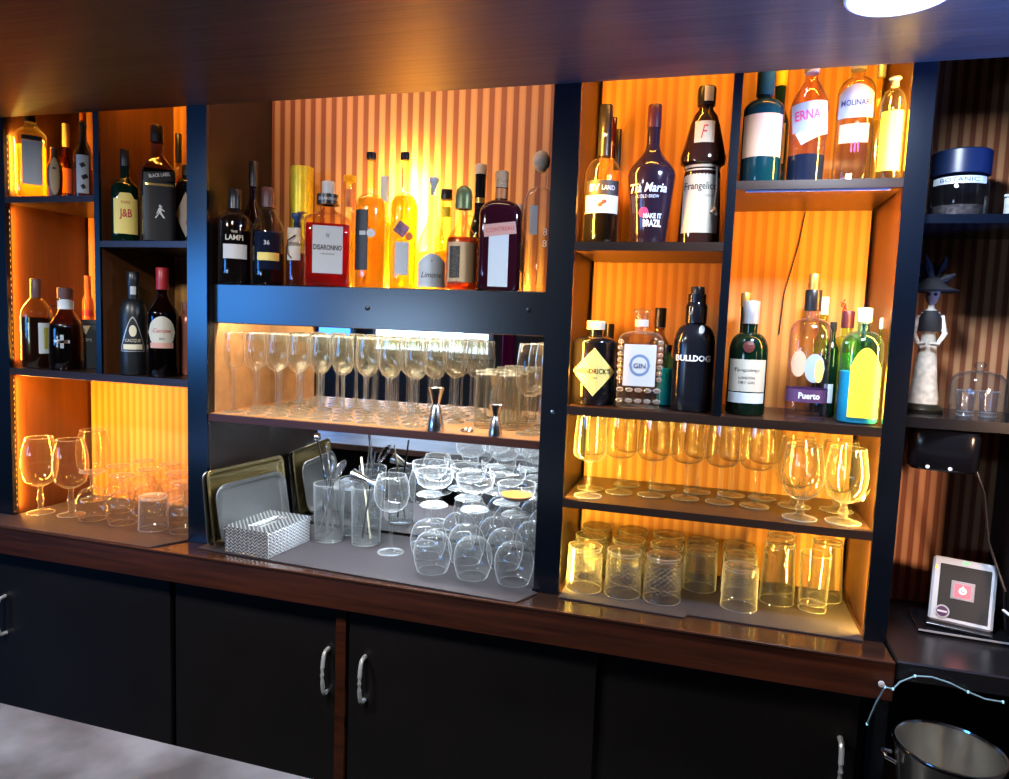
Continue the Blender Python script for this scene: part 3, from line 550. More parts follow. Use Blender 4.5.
bottle(297, 287, 214, 24, .105, z, 'small amber bottle with cream paper label and dark blue stopper', SMOKE, SH(bh=.52, sh=.74, nr=.34, curve='s', neck_top=.88), (BLUC, .52, .80, 'flare'), [('rect', -.3, .58, 1.1, .45, CRML, 'paper_label')], liq=(CARA, .45), extra=minijug)
bottle(327, 289, 182, 47, .078, z, 'square bottle of red liqueur with a grey label and white cap over a black collar', glass('amaretto_glass', (1, .86, .70), edge=(.8, .45, .25)), SH(bh=.62, sh=.76, nr=.25, n=8, curve='s', neck_top=.80), (solid('ribbed_white_cap', (.6, .6, .58), .4), .28, .86), [('rect', 0, .34, 1.28, .44, GREY, 'paper_label')], [('DISARONNO', 0, .36, .05, 1.2, BLKT, SB), ('ORIGINALE', 0, .30, .014, .6, BLKT), ('W', 0, .47, .04, .16, BLKT)], liq=(REDL, .585),
       extra=lambda t, Hh, R, b: (mk('neck_collar', lathe([(.30*R, .78*Hh), (.50*R, .78*Hh), (.50*R, .875*Hh), (.30*R, .875*Hh)], 24), BLACKC, t, True), mk('lettering', textpatch(Body(full([(.5*R, .7*Hh), (.5*R, .95*Hh)])), 'DISARONNO', 0, .828*Hh, .028*Hh, .8*R), WHT, t)))
bottle(348, 288, 176, 14, .225, z, 'slim tall yellow bottle with an orange label behind the red liqueur', glass('yellow_thin_glass'), SH(bh=.86, sh=.9, nr=.85, curve='s'), (YELL, .9, .95), [('rect', 0, .80, 1.1, .16, ORC, 'orange_label')], liq=(YELL, .5))
lim = SH(bh=.58, sh=.70, nr=.30, curve='round', neck_top=.95)
def medal(x, zf, m): return lambda t, Hh, R, b: mk('medallion', move(lathe([(0, -.001), (.011, -.001), (.011, .001), (0, .0015)], 20), (x*R, -R-.001, zf*Hh), RX(PI/2)), m, t, True)
bottle(369, 290, 153, 31, .09, z, 'tall bottle of orange liqueur with a black side label and white medallion', glass('amber_thin_glass'), lim, (BLACKC, .33, .95), [('rect', -.55, .35, .8, .44, PBLK, 'black_label'), ('rect', -.5, .40, .4, .03, GREY, 'label_band', .0014)], liq=(ORGL, .66), extra=medal(0.05, .40, GREYB))
bottle(383, 289, 177, 15, .215, z, 'slender yellow bottle with a pale cap between the two tall orange bottles', glass('yellow_thin_glass'), SH(bh=.5, sh=.7, nr=.5, curve='s', neck_top=.96), (GREYB, .6, .78), liq=(YELL, .6))
def tags(t, Hh, R, b):
    mk('diamond_tag', move(box(-.0155, .0155, -.001, .001, -.0155, .0155), (-.15*R, -R-.004, .43*Hh), RY(.62)), solid('purple_photo_tag', (.22, .12, .18), .5, noise=.6, nscale=90), t)
    mk('medallion', move(lathe([(0, -.001), (.0095, -.001), (.0095, .001), (0, .0015)], 20), (.42*R, -R-.002, .38*Hh), RX(PI/2)), ORC, t, True)
bottle(402, 291, 153, 28, .085, z, 'tall bottle of glowing yellow liqueur with a tilted square tag', glass('yellow_thin_glass'), lim, (BLACKC, .33, .95), [('rect', -.1, .22, 1.0, .24, GREY, 'paper_label')], liq=(YELL, .68), extra=tags)
bottle(431, 291, 178, 32, .100, z, 'bell-shaped bottle of pale yellow liqueur with a frosted arched label', glass('amber_thin_glass'), SH(bh=.34, sh=.72, nr=.22, curve='s', neck_top=.90), (GREYB, .32, .86, 'flare'), [('arch', 0, .17, 1.70, .30, GREYB, 'frosted_label')], [('Limone', 0, .13, .05, 1.3, BLKT, dict(shear=.3)), ('v', 0, .25, .02, .1, BLKT)], liq=(LEML, .33))
bottle(444, 289, 190, 22, .225, z, 'squat yellow bottle with a black cap behind the bell-shaped bottle', glass('yellow_thin_glass'), SH(bh=.5, sh=.62, nr=.45, curve='s', neck_top=.9), (BLACKC, .55, .90), [('rect', 0, .78, .8, .1, BRIGHTY, 'yellow_label')], liq=(ORGL, .4))
def swing(t, Hh, R, b):
    mk('label_motif', patch(b, -.45*R, .26*Hh, .62*R, .30*Hh, 'rect', .0014, 8, 4), solid('speckled_black_print', (.05, .04, .03), .6, noise=1, nscale=260), t)
    mk('finger_ring', tube([(.42*R+.012*math.cos(a), -.1*R, .66*Hh+.014*math.sin(a)) for a in [i*PI/6 for i in range(13)]], .0022), glass('amber_thin_glass'), t, True)
    mk('domed_cap', lathe([(.30*R, .77*Hh), (.52*R, .775*Hh), (.54*R, .90*Hh), (.44*R, .965*Hh), (.2*R, .995*Hh), (0, Hh)], 20), solid('green_foil_cap', (.16, .22, .10), .35, .3), t, True)
bottle(461, 291, 186, 33, .070, z, 'round shouldered bottle with a tan printed label and green domed cap', glass('amber_thin_glass'), SH(bh=.46, sh=.68, nr=.26, curve='s', neck_top=.82), None, [('rect', 0, .26, 1.75, .38, TAN, 'tan_label')], [('hierbas', -.4, .07, .05, .8, BLKT, dict(shear=.3))], liq=(CARA, .5), extra=swing)
bottle(477, 289, 165, 20, .215, z, 'tall dark bottle with a pale wooden stopper at the back of the beam shelf', BLACKG, SH(bh=.45, sh=.66, nr=.55, curve='s', neck_top=.93), (WOODC, .58, .92, 'cork'), [('wrap', .7, .74, GOLD, 'gold_band')])
bottle(498, 292, 172, 43, .072, z, 'broad square bottle of dark red liqueur with a long white label and banner', WINEG, SH(bh=.62, sh=.76, nr=.30, n=6, curve='round', neck_top=.86), (CORK, .30, .86, 'cork'), [('rect', -.05, .25, .92, .44, GREYB, 'long_label'), ('rect', -.02, .50, 1.5, .10, SALM, 'red_banner', .0012, .14), ('wrap', .77, .855, ORC, 'foil_collar')], [('COINTREAU', -.02, .50, .035, 1.3, REDT, dict(rot=.14))])
bottle(517, 290, 205, 13, .22, z, 'small white-labelled bottle between the dark red bottle and the clear decanter', SMOKE, SH(bh=.6, sh=.76, nr=.4), (WHITE, .45, .85), [('rect', 0, .4, 1.3, .3, WHITE, 'paper_label')])
def decr(t, Hh, R, b):
    for k in range(7):
        a = -PI/2+(k-3)*.42; mk('moulded_rib', tube([(R*.99*math.cos(a), R*.99*math.sin(a), .05*Hh), (R*1.04*math.cos(a), R*1.04*math.sin(a), .18*Hh), (R*.98*math.cos(a), R*.98*math.sin(a), .36*Hh)], [.003, .005, .002], 8), CLEARW, t, True)
    mk('lettering', textpatch(b, '8', .42*R, .42*Hh, .05*Hh), WHT, t); mk('lettering', textpatch(b, '8', .42*R, .34*Hh, .05*Hh), WHT, t)
bottle(536, 292, 151, 31, .105, z, 'large clear moulded decanter with a round pale wooden stopper', glass('rose_clear_glass', (.93, .88, .87), edge=(.45, .38, .42), haze=.07), SH(bh=.60, sh=.74, nr=.42, n=3, curve='round', neck_top=.87), (WOODC, .58, .85, 'ball'), [('rect', -.35, .50, .5, .20, GREY, 'grey_patch')], extra=decr)
z = Z['RA']
bottle(600, 240, 106, 37, .10, z, 'coffee liqueur bottle with a black and white label and long black neck', glass('amber_thin_glass'), SH(bh=.48, sh=.62, nr=.34, curve='round', neck_top=.95), (BLACKC, .37, .64), [('rect', 0, .40, 1.75, .105, PBLK, 'black_label'), ('rect', 0, .285, 1.75, .125, WHITE, 'white_label')], [('BV', -.42, .40, .05, .5, WHT, SB), ('LAND', .32, .40, .032, .7, WHT), ('BV', 0, .78, .025, .25, WHT, SB)], liq=(DARKL, .26),
       extra=lambda t, Hh, R, b: [mk('coffee_bean', patch(b, cx*R, cz*Hh, .34*R, .032*Hh, 'oval', .0016, 8, 3, .4), BRNC, t) for cx, cz in ((-.1, .28), (.1, .30))])
bottle(608, 240, 118, 15, .19, z, 'slim bottle with a plum cap just behind the coffee liqueur', glass('amber_thin_glass'), SH(bh=.5, sh=.66, nr=.4), (WINEG, .46, .70), [('rect', 0, .35, 1.4, .3, CREAM, 'label_patch')])
bottle(613, 240, 130, 16, .245, z, 'shorter dark-capped bottle against the paper behind the coffee liqueur', glass('amber_thin_glass'), SH(bh=.5, sh=.66, nr=.4), (BLACKC, .46, .68), [('rect', 0, .35, 1.4, .3, ORC, 'label_patch')])
def tia(t, Hh, R, b):
    mk('red_disc', patch(b, -.25*R, .225*Hh, .42*R, .07*Hh, 'oval', .001, 10, 3), PINKT, t)
    mk('lettering', textpatch(b, 'MAKE IT', .12*R, .20*Hh, .035*Hh, .75*R, bold=.03), WHT, t); mk('lettering', textpatch(b, 'BRAZIL', .12*R, .15*Hh, .05*Hh, .75*R, bold=.04), WHT, t)
bottle(648, 241, 106, 49, .095, z, 'dark purple-brown bottle bulging at the shoulder with white script', PLUMG, SH(bh=.50, sh=.72, nr=.27, r0=.72, curve='s', neck_top=.96), (solid('maroon_cap', (.06, .015, .03), .35), .29, .84), [], [('Tia Maria', -.1, .395, .062, 1.5, WHT, dict(shear=.25, bold=.02)), ('COLD BREW', -.1, .335, .022, .9, WHT)], extra=tia)
def frang(t, Hh, R, b):
    mk('rope_belt', wrap(b, .485*Hh, .50*Hh, .0025), CRML, t, True)
    mk('rope_cord', tube([(.62*R, b.y(.62*R, .49*Hh, .003), .49*Hh), (.66*R, b.y(.66*R, .35*Hh, .004), .35*Hh), (.60*R, b.y(.60*R, .22*Hh, .004), .22*Hh)], .0022), CRML, t, True)
    mk('rope_knot', tube([(.50*R, b.y(.5*R, .20*Hh, .005), .20*Hh), (.62*R, b.y(.62*R, .23*Hh, .006), .225*Hh), (.72*R, b.y(.72*R, .2*Hh, .005), .19*Hh)], .004), CRML, t, True)
    mk('crest_label', patch(b, 0, .70*Hh, .85*R, .14*Hh, 'rect', .001, 10, 4), CRML, t); mk('lettering', textpatch(b, 'F', 0, .70*Hh, .085*Hh, .3*R, shear=.3), REDT, t)
Xf = aty(698, 240, .095).x; Hf = aty(698, 88, .095).z-z; Rf = 22/F*(Vector((Xf, .095, 1.9))-CAM).dot(fw)
ft = thing('bottle', 'friar-shaped brown bottle with a waist cord and cream label', 'bottle', (Xf, .095, z+.0006), math.atan2(-Xf, 1.7))
fp = full([(0, .004), (Rf*.8, 0), (Rf*.92, .004), (Rf*.93, .02), (Rf*.86, .30*Hf), (Rf*.80, .46*Hf), (Rf*.72, .49*Hf), (Rf*.78, .505*Hf), (Rf*.98, .52*Hf), (Rf*1.0, .56*Hf), (Rf*.86, .64*Hf), (Rf*.66, .76*Hf), (Rf*.52, .82*Hf), (Rf*.33, .855*Hf), (Rf*.32, .88*Hf), (Rf*.32, .97*Hf)])
fb = Body(fp); mk('glass_body', lathe(fp, 32), BROWNG, ft, True); mk('cap', lathe([(Rf*.34, .885*Hf), (Rf*.40, .885*Hf), (Rf*.41, .985*Hf), (Rf*.36, Hf), (0, Hf)], 20), BLACKC, ft, True)
mk('paper_label', patch(fb, 0, .275*Hf, 1.55*Rf, .40*Hf, 'rect', .0008, 14, 6), CRML, ft); mk('lettering', textpatch(fb, 'Frangelico', -.02*Rf, .36*Hf, .062*Hf, 1.42*Rf, bold=.01), BLKT, ft)
mk('lettering', textpatch(fb, 'LIQUEUR', .3*Rf, .305*Hf, .018*Hf, .5*Rf), BLKT, ft); frang(ft, Hf, Rf, fb)
mk('neck_tag', patch(Body(full([(Rf*.415, .8*Hf), (Rf*.415, Hf)])), .1*Rf, .945*Hf, .4*Rf, .09*Hf, 'rect', .001, 6, 2), GREYB, ft)
z = Z['RB']
bottle(759, 184, 73, 42, .10, z, 'stout teal glass bottle with a wide pinkish-white label', TEALG, SH(bh=.66, sh=.76, nr=.36, curve='round', neck_top=.9), (solid('teal_cap', (.01, .07, .08), .3), .44, .80), [('rect', 0, .43, 1.85, .36, PEACH, 'wide_label')], [])
bottle(774, 184, 66, 22, .215, z, 'teal-capped bottle with a yellow top behind the stout teal one', TEALG, SH(bh=.55, sh=.7, nr=.5, curve='s', neck_top=.84), (BRIGHTY, .58, .84), [('rect', 0, .4, 1.4, .3, CRML, 'label_patch')])
def puerta(t, Hh, R, b): mk('slanted_panel', patch(b, .2*R, .40*Hh, 1.5*R, .10*Hh, 'rect', .0012, 10, 3, .5), GREYB, t)
bottle(804, 182, 58, 40, .10, z, 'clear sweet-wine bottle with a pale blue slanting label in red capitals', glass('pale_rose_glass', (.95, .78, .76), edge=(.45, .25, .35)), SH(bh=.60, sh=.82, nr=.34, r0=.92, curve='soft', neck_top=.95), (SILV, .4, .88), [('rect', .05, .52, 1.8, .22, BLUL, 'blue_label', .0014, .10), ('wrap', .02, .24, NAVYG, 'dark_base_band')], [('ERNA', -.05, .53, .075, 1.30, PINKT, dict(rot=.08, bold=.02, off=.002))], extra=puerta)
bottle(850, 180, 55, 40, .10, z, 'clear aniseed liqueur bottle with a pale blue shield label in navy capitals', glass('milky_clear_glass', (.93, .90, .84), edge=(.55, .5, .5)), SH(bh=.68, sh=.82, nr=.36, n=2.6, curve='round', neck_top=.94), (SILV, .42, .88), [('arch', 0, .62, 1.75, .25, BLUL, 'shield_label'), ('rect', 0, .38, 1.5, .14, PEACH, 'lower_label')], [('MOLINARI', 0, .605, .045, 1.5, NAVT, SB), ('III', .1, .28, .08, .4, PINKT)])
bottle(873, 179, 62, 18, .165, z, 'slim yellow-filled bottle between the clear aniseed bottle and the yellow one', glass('yellow_thin_glass'), SH(bh=.66, sh=.8, nr=.45, curve='s', neck_top=.95), (SILV, .5, .88), liq=(YELL, .55))
bottle(887, 179, 78, 27, .055, z, 'round-shouldered bottle with a vivid yellow label beside the right post', glass('yellowish_clear_glass', (.98, .90, .72), edge=(.8, .6, .3)), SH(bh=.72, sh=.88, nr=.36, curve='round', neck_top=.95), (WHITE, .5, .93, 'flare'), [('rect', 0, .38, 1.7, .56, BRIGHTY, 'yellow_label')])
z = Z['RM']
bottle(592, 406, 321, 44, .085, z, 'squat black apothecary gin bottle with a yellow diamond label', BLACKG, SH(bh=.74, sh=.82, nr=.34, curve='round', neck_top=.90), (CRML, .42, .90), [('diamond', 0, .40, 1.88, .56, solid('pale_yellow_label', (.85, .70, .22), .5), 'diamond_label')], [("HENDRICK'S", 0, .41, .065, 1.5, BLKT, SB), ('GIN', 0, .33, .025, .3, BLKT)])
bottle(605, 407, 324, 22, .21, z, 'black-capped bottle behind the squat apothecary bottle', BLACKG, SH(bh=.6, sh=.74, nr=.42), (BLACKC, .5, .80), [('rect', 0, .9, .5, .08, GOLD, 'gold_mark')])
def cut(t, Hh, R, b):
    for k in range(5):
        for j in (0, 1):
            s = 1 if k % 2 else -1
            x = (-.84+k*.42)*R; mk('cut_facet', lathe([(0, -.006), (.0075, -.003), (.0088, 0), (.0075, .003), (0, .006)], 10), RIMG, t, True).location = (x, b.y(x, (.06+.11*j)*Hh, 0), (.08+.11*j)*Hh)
    for s in (-1, 1):
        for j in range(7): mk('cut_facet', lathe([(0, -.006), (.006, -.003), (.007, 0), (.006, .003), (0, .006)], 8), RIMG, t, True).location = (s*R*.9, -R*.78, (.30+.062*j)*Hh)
    mk('round_emblem', patch(b, 0, .44*Hh, .95*R, .22*Hh, 'oval', .0012, 14, 3), solid('blue_emblem', (.16, .24, .42), .5), t); mk('emblem_centre', patch(b, 0, .44*Hh, .72*R, .165*Hh, 'oval', .0016, 14, 3), WHITE, t)
    mk('lettering', textpatch(b, 'GIN', 0, .435*Hh, .05*Hh, .55*R, bold=.01, off=.0024), NAVT, t)
bottle(637, 411, 310, 44, .085, z, 'cut-glass square gin bottle with a round blue emblem on white', CLEARW, SH(bh=.70, sh=.78, nr=.30, n=6, curve='round', neck_top=.95), (CLEARW, .42, .88, 'flare'), [('rect', 0, .44, 1.45, .42, WHITE, 'paper_label'), ('wrap', .83, .90, GREY, 'neck_band')], extra=cut)
bottle(655, 410, 308, 21, .19, z, 'clear bottle with a tall black cap behind the cut-glass bottle', SMOKE, SH(bh=.6, sh=.74, nr=.5), (BLACKC, .56, .80))
bottle(664, 411, 345, 19, .155, z, 'short aqua-green glass bottle between the cut-glass and tall black ones', AQUAG, SH(bh=.70, sh=.84, nr=.4, curve='s', neck_top=.96), (BLACKC, .46, .88), liq=(solid('aqua_liquid', (.06, .55, .60), .15), .62))
bottle(690, 414, 287, 42, .085, z, 'tall black bottle with a broad neck and bold white capitals', solid('satin_black_glass', (.008, .009, .014), .16), SH(bh=.54, sh=.70, nr=.44, n=2.6, curve='round', neck_top=.94), (BLACKC, .34, .90), [('oval', .32, .66, .26, .065, GREYB, 'paw_seal')], [('BULLDOG', -.02, .43, .05, 1.65, WHT, dict(bold=.04))],
       extra=lambda t, Hh, R, b: mk('neck_collar', lathe([(.44*R, .70*Hh), (.52*R, .71*Hh), (.53*R, .84*Hh), (.42*R, .88*Hh)], 24), MC['satin_black_glass'], t, True))
def seal(t, Hh, R, b): mk('red_seal', patch(b, 0, .60*Hh, .62*R, .10*Hh, 'oval', .0012, 10, 3), solid('brown_red_seal', (.09, .015, .012), .4), t)
bottle(744, 417, 301, 40, .085, z, 'dark green gin bottle with a dark red seal and silver cap', GREENG, SH(bh=.56, sh=.72, nr=.38, curve='round', neck_top=.86), (SILV, .43, .80), [('rect', 0, .35, 1.80, .28, CRML, 'paper_label'), ('rect', 0, .155, 1.80, .09, GREYB, 'lower_label')], [('Tanqueray', 0, .395, .04, 1.3, BLKT, dict(shear=.3)), ('LONDON', 0, .33, .022, .8, BLKT), ('DRY GIN', 0, .29, .022, .8, BLKT)], extra=seal)
bottle(738, 415, 293, 20, .20, z, 'bottle with a small gold-topped cap behind the dark green gin', GREENG, SH(bh=.5, sh=.68, nr=.42), (GOLD, .5, .88), [('rect', 0, .3, 1.4, .3, GREYB, 'label_patch')])
def cres(t, Hh, R, b):
    mk('moon_label', patch(b, .3*R, .40*Hh, .95*R, .22*Hh, 'oval', .0012, 12, 3), BLUL, t); mk('sun_label', patch(b, -.45*R, .43*Hh, .75*R, .20*Hh, 'oval', .001, 12, 3), PEACH, t)
    mk('sun_patch', patch(b, .52*R, .38*Hh, .45*R, .18*Hh, 'oval', .0018, 8, 3), YLAB, t)
bottle(804, 419, 290, 43, .085, z, 'clear lilac-tinted gin bottle with a black cap and round sun and moon labels', LILAC, SH(bh=.66, sh=.78, nr=.32, n=3, curve='round', neck_top=.88), (BLACKC, .40, .84), [('wrap', .135, .235, solid('violet_band', (.10, .04, .12), .4), 'violet_band')], [('Puerto', .15, .187, .05, 1.0, WHT, dict(bold=.03, off=.002))], extra=cres)
bottle(804, 416, 274, 20, .175, z, 'tall gold-capped bottle directly behind the lilac-tinted gin', glass('amber_thin_glass'), SH(bh=.5, sh=.7, nr=.5), (GOLD, .6, .88))
bottle(816, 416, 297, 16, .225, z, 'bottle with a cream cap to the right behind the lilac-tinted gin', GRNG, SH(bh=.6, sh=.72, nr=.5), (CREAM, .56, .85), liq=(DARKL, .5))
bottle(826, 419, 322, 15, .145, z, 'narrow dark green bottle between the lilac gin and the lime ones', GREENG, SH(bh=.7, sh=.82, nr=.4), (BLACKC, .5, .9), [('rect', 0, .25, 1.2, .2, GREYB, 'label_patch')])
bottle(840, 416, 311, 32, .19, z, 'lime-green bottle with a maroon cap behind the blue gin bottle', GRNG, SH(bh=.64, sh=.76, nr=.34, curve='round', neck_top=.9), (solid('maroon_cap'  , (.06, .015, .03), .35), .42, .84), liq=(liquid('lime_liquid', (.75, .9, .1), .4), .6))
bottle(856, 422, 308, 45, .060, z, 'broad blue-green gin bottle with a vivid yellow arched label', BLUEG, SH(bh=.64, sh=.80, nr=.28, n=2.4, curve='round', neck_top=.9), (WHITE, .34, .88), [('arch', .22, .36, 1.35, .60, BRIGHTY, 'arched_label')], [], liq=(solid('blue_liquid', (.10, .55, .85), .2), .45))
bottle(858, 417, 308, 16, .150, z, 'lime-green bottle with a cream cap just right of the maroon-capped one', GRNG, SH(bh=.64, sh=.76, nr=.4, curve='round', neck_top=.9), (CREAM, .46, .86), liq=(liquid('lime_liquid', (.75, .9, .1), .4), .6))
bottle(873, 421, 318, 9, .116, z, 'yellow-green bottle with a pale cap tight against the right post', GRNG, SH(bh=.66, sh=.80, nr=.4, curve='round', neck_top=.92), (WHITE, .44, .9), liq=(LEML, .6))
mk_r = tube([aty(842, 312, .19)+Vector(q) for q in ((0, -.005, 0), (.004, -.012, .012), (-.006, -.012, .022), (.004, -.01, .018), (.008, -.012, .004), (-.004, -.012, .014), (.002, -.012, .028))], .002)
tag(mk('ribbon', mk_r, solid('bright_red_ribbon', (.8, .03, .02), .5), smooth=True), 'small bright red ribbon tied above the maroon-capped lime bottle', 'ribbon')
# ------------------------------------------------------------------ glassware
NUM = ['first', 'second', 'third', 'fourth', 'fifth', 'sixth', 'seventh', 'eighth', 'ninth', 'tenth', 'eleventh', 'twelfth', 'thirteenth', 'fourteenth', 'fifteenth', 'sixteenth']
def flipz(vf, h): v, f = vf; return [(p[0], -p[1], h-p[2]) for p in v], f
def stemware(h, foot_r, stem_h, bowl, gm, inv=False, stem_r=.0035, knob=False, seg=28):
    """returns dict of part geometry: bowl profile given as (r, z) above stem_h"""
    foot = [(0, .001), (foot_r*.9, .0), (foot_r, .0012), (foot_r*.96, .0025), (foot_r*.45, .005), (stem_r*1.8, .009)]
    st = [(stem_r*1.8, .009), (stem_r*1.05, .02)]
    if knob: st += [(stem_r*1.6, stem_h*.45), (stem_r*1.9, stem_h*.5), (stem_r*1.6, stem_h*.55)]
    st += [(stem_r*1.0, stem_h*.85), (stem_r*1.5, stem_h*.97), (stem_r*2.2, stem_h+.002)]
    bw = [(0, stem_h+.004)]+[(r, stem_h+z) for r, z in bowl]; t = .0012
    bw += [(r-t, stem_h+z+(.0005 if i == len(bowl)-1 else 0)) for i, (r, z) in reversed(list(enumerate(bowl)))][:2]
    P = dict(foot=lathe(foot, seg), stem=lathe(st, 10), bowl=lathe(bw, seg)); hh_ = stem_h+bowl[-1][1]
    Rm = dict(foot=ring(foot_r*.985, .0016, .0011, seg), bowl=ring(bowl[-1][0]-t*.5, hh_, .0009, seg))
    if inv: P = {k: flipz(v, h) for k, v in P.items()}; Rm = {k: flipz(v, h) for k, v in Rm.items()}
    P = {k: (P[k], Rm[k]) if k in Rm else P[k] for k in P}
    return P, gm
PROTO = {}
def glasspart(k, vf, m, t):
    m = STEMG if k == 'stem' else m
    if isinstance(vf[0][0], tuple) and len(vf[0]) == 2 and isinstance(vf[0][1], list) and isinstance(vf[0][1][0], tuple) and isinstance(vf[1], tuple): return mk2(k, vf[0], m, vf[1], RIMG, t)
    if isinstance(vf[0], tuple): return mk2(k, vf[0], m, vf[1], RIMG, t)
    return mk(k, vf, m, t, True, 50)
def place(key, loc, label, group=None, cat='glass', rotz=0, name=None):
    d = PROTO[key]; nm = name or d['name']
    if 'root' not in d:
        t = thing(nm, label, cat, loc, rotz, group); d['root'] = t
        for k, (vf, m) in d['parts'].items(): glasspart(k, vf, m, t)
        return t
    r = d['root'].copy(); COL.objects.link(r); r.location = loc; r.rotation_euler = (0, 0, rotz); r['label'] = label; r['category'] = cat
    if group: r['group'] = group
    for ch in list(d['root'].children):
        q = ch.copy(); COL.objects.link(q); q.parent = r
    return r
def proto(key, name, parts, m): PROTO[key] = dict(name=name, parts={k: (v, m if not isinstance(m, dict) else m[k]) for k, v in parts.items()})
def tulip(R, h, k=.82): return [(R*.35, .001), (R*.72, h*.08), (R*.93, h*.20), (R, h*.38), (R*.98, h*.6), (R*.92, h*.8), (R*k, h)]
P_, m_ = stemware(.221, .028, .122, tulip(.0275, .099, .90), CLEARW); proto('sherry', 'stemmed_glass', P_, CLEARW)
P_, m_ = stemware(.225, .034, .095, tulip(.036, .130, .80), CLEARW); proto('goblet', 'wine_glass', P_, CLEARW)
P_, m_ = stemware(.198, .033, .085, [(.012, .001), (.028, .006), (.0365, .014), (.0385, .024), (.038, .06), (.036, .09), (.034, .112)], CLEARW); proto('wine', 'wine_glass', P_, CLEARW)
P_, m_ = stemware(.235, .038, .085, [(.02, .002), (.042, .018), (.048, .045), (.0505, .07), (.048, .105), (.041, .135), (.037, .150)], CLEARW, stem_r=.006, knob=True); proto('balloon', 'balloon_glass', P_, CLEARW)
CUPB = [(.016, .001), (.030, .007), (.040, .018), (.0462, .033), (.0485, .050), (.0472, .067), (.0435, .084), (.038, .100)]
P_, m_ = stemware(.175, .035, .070, CUPB, CLEAR, inv=True, stem_r=.006); proto('copa', 'stemmed_balloon_glass', P_, CLEAR)
P_, m_ = stemware(.22, .036, .115, CUPB, CLEAR, stem_r=.004); proto('copa_up', 'stemmed_balloon_glass', P_, CLEAR)
P_, m_ = stemware(.22, .034, .165, [(.012, .001), (.030, .006), (.042, .018), (.047, .035), (.048, .052)], CLEAR, stem_r=.0035); proto('coupe', 'coupe_glass', P_, CLEAR)
P_, m_ = stemware(.15, .034, .050, [(r*.955, z*.95) for r, z in CUPB], CLEARW, inv=True, stem_r=.006); proto('copaw', 'stemmed_balloon_glass', P_, CLEARW)
def tumbler(h, rt, rb, inv, flute=0, thick=.010, seg=32):
    pr = [(0, .0), (rb*.9, 0), (rb, .003)]+[(rb+(rt-rb)*t, .003+(h-.003)*t) for t in (.1, .35, .6, .85, 1)]+[(rt-.0015, h), (rt-.002, h*.9), (rb-.002, thick), (0, thick+.001)]
    v = lathe(pr, seg)
    if flute:
        V = []
        for x, y, z in v[0]:
            a = math.atan2(y, x); k = 1+.018*math.cos(flute*a)*(1 if z < h*.8 else 0); V.append((x*k, y*k, z))
        v = (V, v[1])
    rg = join(ring(rt-.001, h-.0012, .0011, seg), ring(rb-.003, thick, .0013, seg), ring(rb*.97, .002, .0012, seg))
    if inv: v = flipz(v, h); rg = flipz(rg, h)
    return (v, rg)
def cutglass(name, tint, edge):
    m = glass(name, tint, edge); nt = m.node_tree; N = nt.nodes.new; L = nt.links.new
    tc = N('ShaderNodeTexCoord'); sp = N('ShaderNodeSeparateXYZ'); L(tc.outputs['Object'], sp.inputs[0])
    at = N('ShaderNodeMath'); at.operation = 'ARCTAN2'; L(sp.outputs['Y'], at.inputs[0]); L(sp.outputs['X'], at.inputs[1])
    out_ = None; fs = []
    for sgn in (1, -1):
        a = N('ShaderNodeMath'); a.operation = 'MULTIPLY'; a.inputs[1].default_value = 18/(2*PI)*sgn; L(at.outputs[0], a.inputs[0])
        b = N('ShaderNodeMath'); b.operation = 'MULTIPLY_ADD'; b.inputs[1].default_value = 84; L(sp.outputs['Z'], b.inputs[0]); L(a.outputs[0], b.inputs[2])
        c_ = N('ShaderNodeMath'); c_.operation = 'PINGPONG'; c_.inputs[1].default_value = .5; L(b.outputs[0], c_.inputs[0]); fs.append(c_)
    mn = N('ShaderNodeMath'); mn.operation = 'MINIMUM'; L(fs[0].outputs[0], mn.inputs[0]); L(fs[1].outputs[0], mn.inputs[1])
    z0 = N('ShaderNodeMath'); z0.operation = 'GREATER_THAN'; z0.inputs[1].default_value = .022; L(sp.outputs['Z'], z0.inputs[0])
    z1 = N('ShaderNodeMath'); z1.operation = 'LESS_THAN'; z1.inputs[1].default_value = .088; L(sp.outputs['Z'], z1.inputs[0])
    lt = N('ShaderNodeMath'); lt.operation = 'LESS_THAN'; lt.inputs[1].default_value = .10; L(mn.outputs[0], lt.inputs[0])
    p1 = N('ShaderNodeMath'); p1.operation = 'MULTIPLY'; L(z0.outputs[0], p1.inputs[0]); L(z1.outputs[0], p1.inputs[1])
    p2 = N('ShaderNodeMath'); p2.operation = 'MULTIPLY'; L(p1.outputs[0], p2.inputs[0]); L(lt.outputs[0], p2.inputs[1])
    hz = nt.nodes['haze']; dst = hz.outputs[0].links[0].to_socket
    ad = N('ShaderNodeMath'); ad.operation = 'MULTIPLY_ADD'; ad.inputs[1].default_value = .13; L(p2.outputs[0], ad.inputs[0]); L(hz.outputs[0], ad.inputs[2]); ad.use_clamp = True; L(ad.outputs[0], dst)
    gl = [n for n in nt.nodes if n.type == 'BSDF_GLOSSY'][0]
    bp = N('ShaderNodeBump'); bp.inputs['Strength'].default_value = .35; bp.inputs['Distance'].default_value = .004; L(mn.outputs[0], bp.inputs['Height']); L(bp.outputs[0], gl.inputs['Normal'])
    return m
CUTG = cutglass('cut_clear_glass', (.96, .96, .95), (.55, .55, .52))
proto('cut', 'cut_tumbler', dict(glass_wall=tumbler(.108, .044, .041, True)), CUTG)
proto('plain', 'tumbler', dict(glass_wall=tumbler(.100, .041, .038, True, 10)), CLEAR)
proto('hi', 'highball_glass', dict(glass_wall=tumbler(.150, .030, .028, True)), CLEARW)
proto('tallcup', 'tall_tumbler', dict(glass_wall=tumbler(.145, .040, .033, True, 8)), CLEARW)
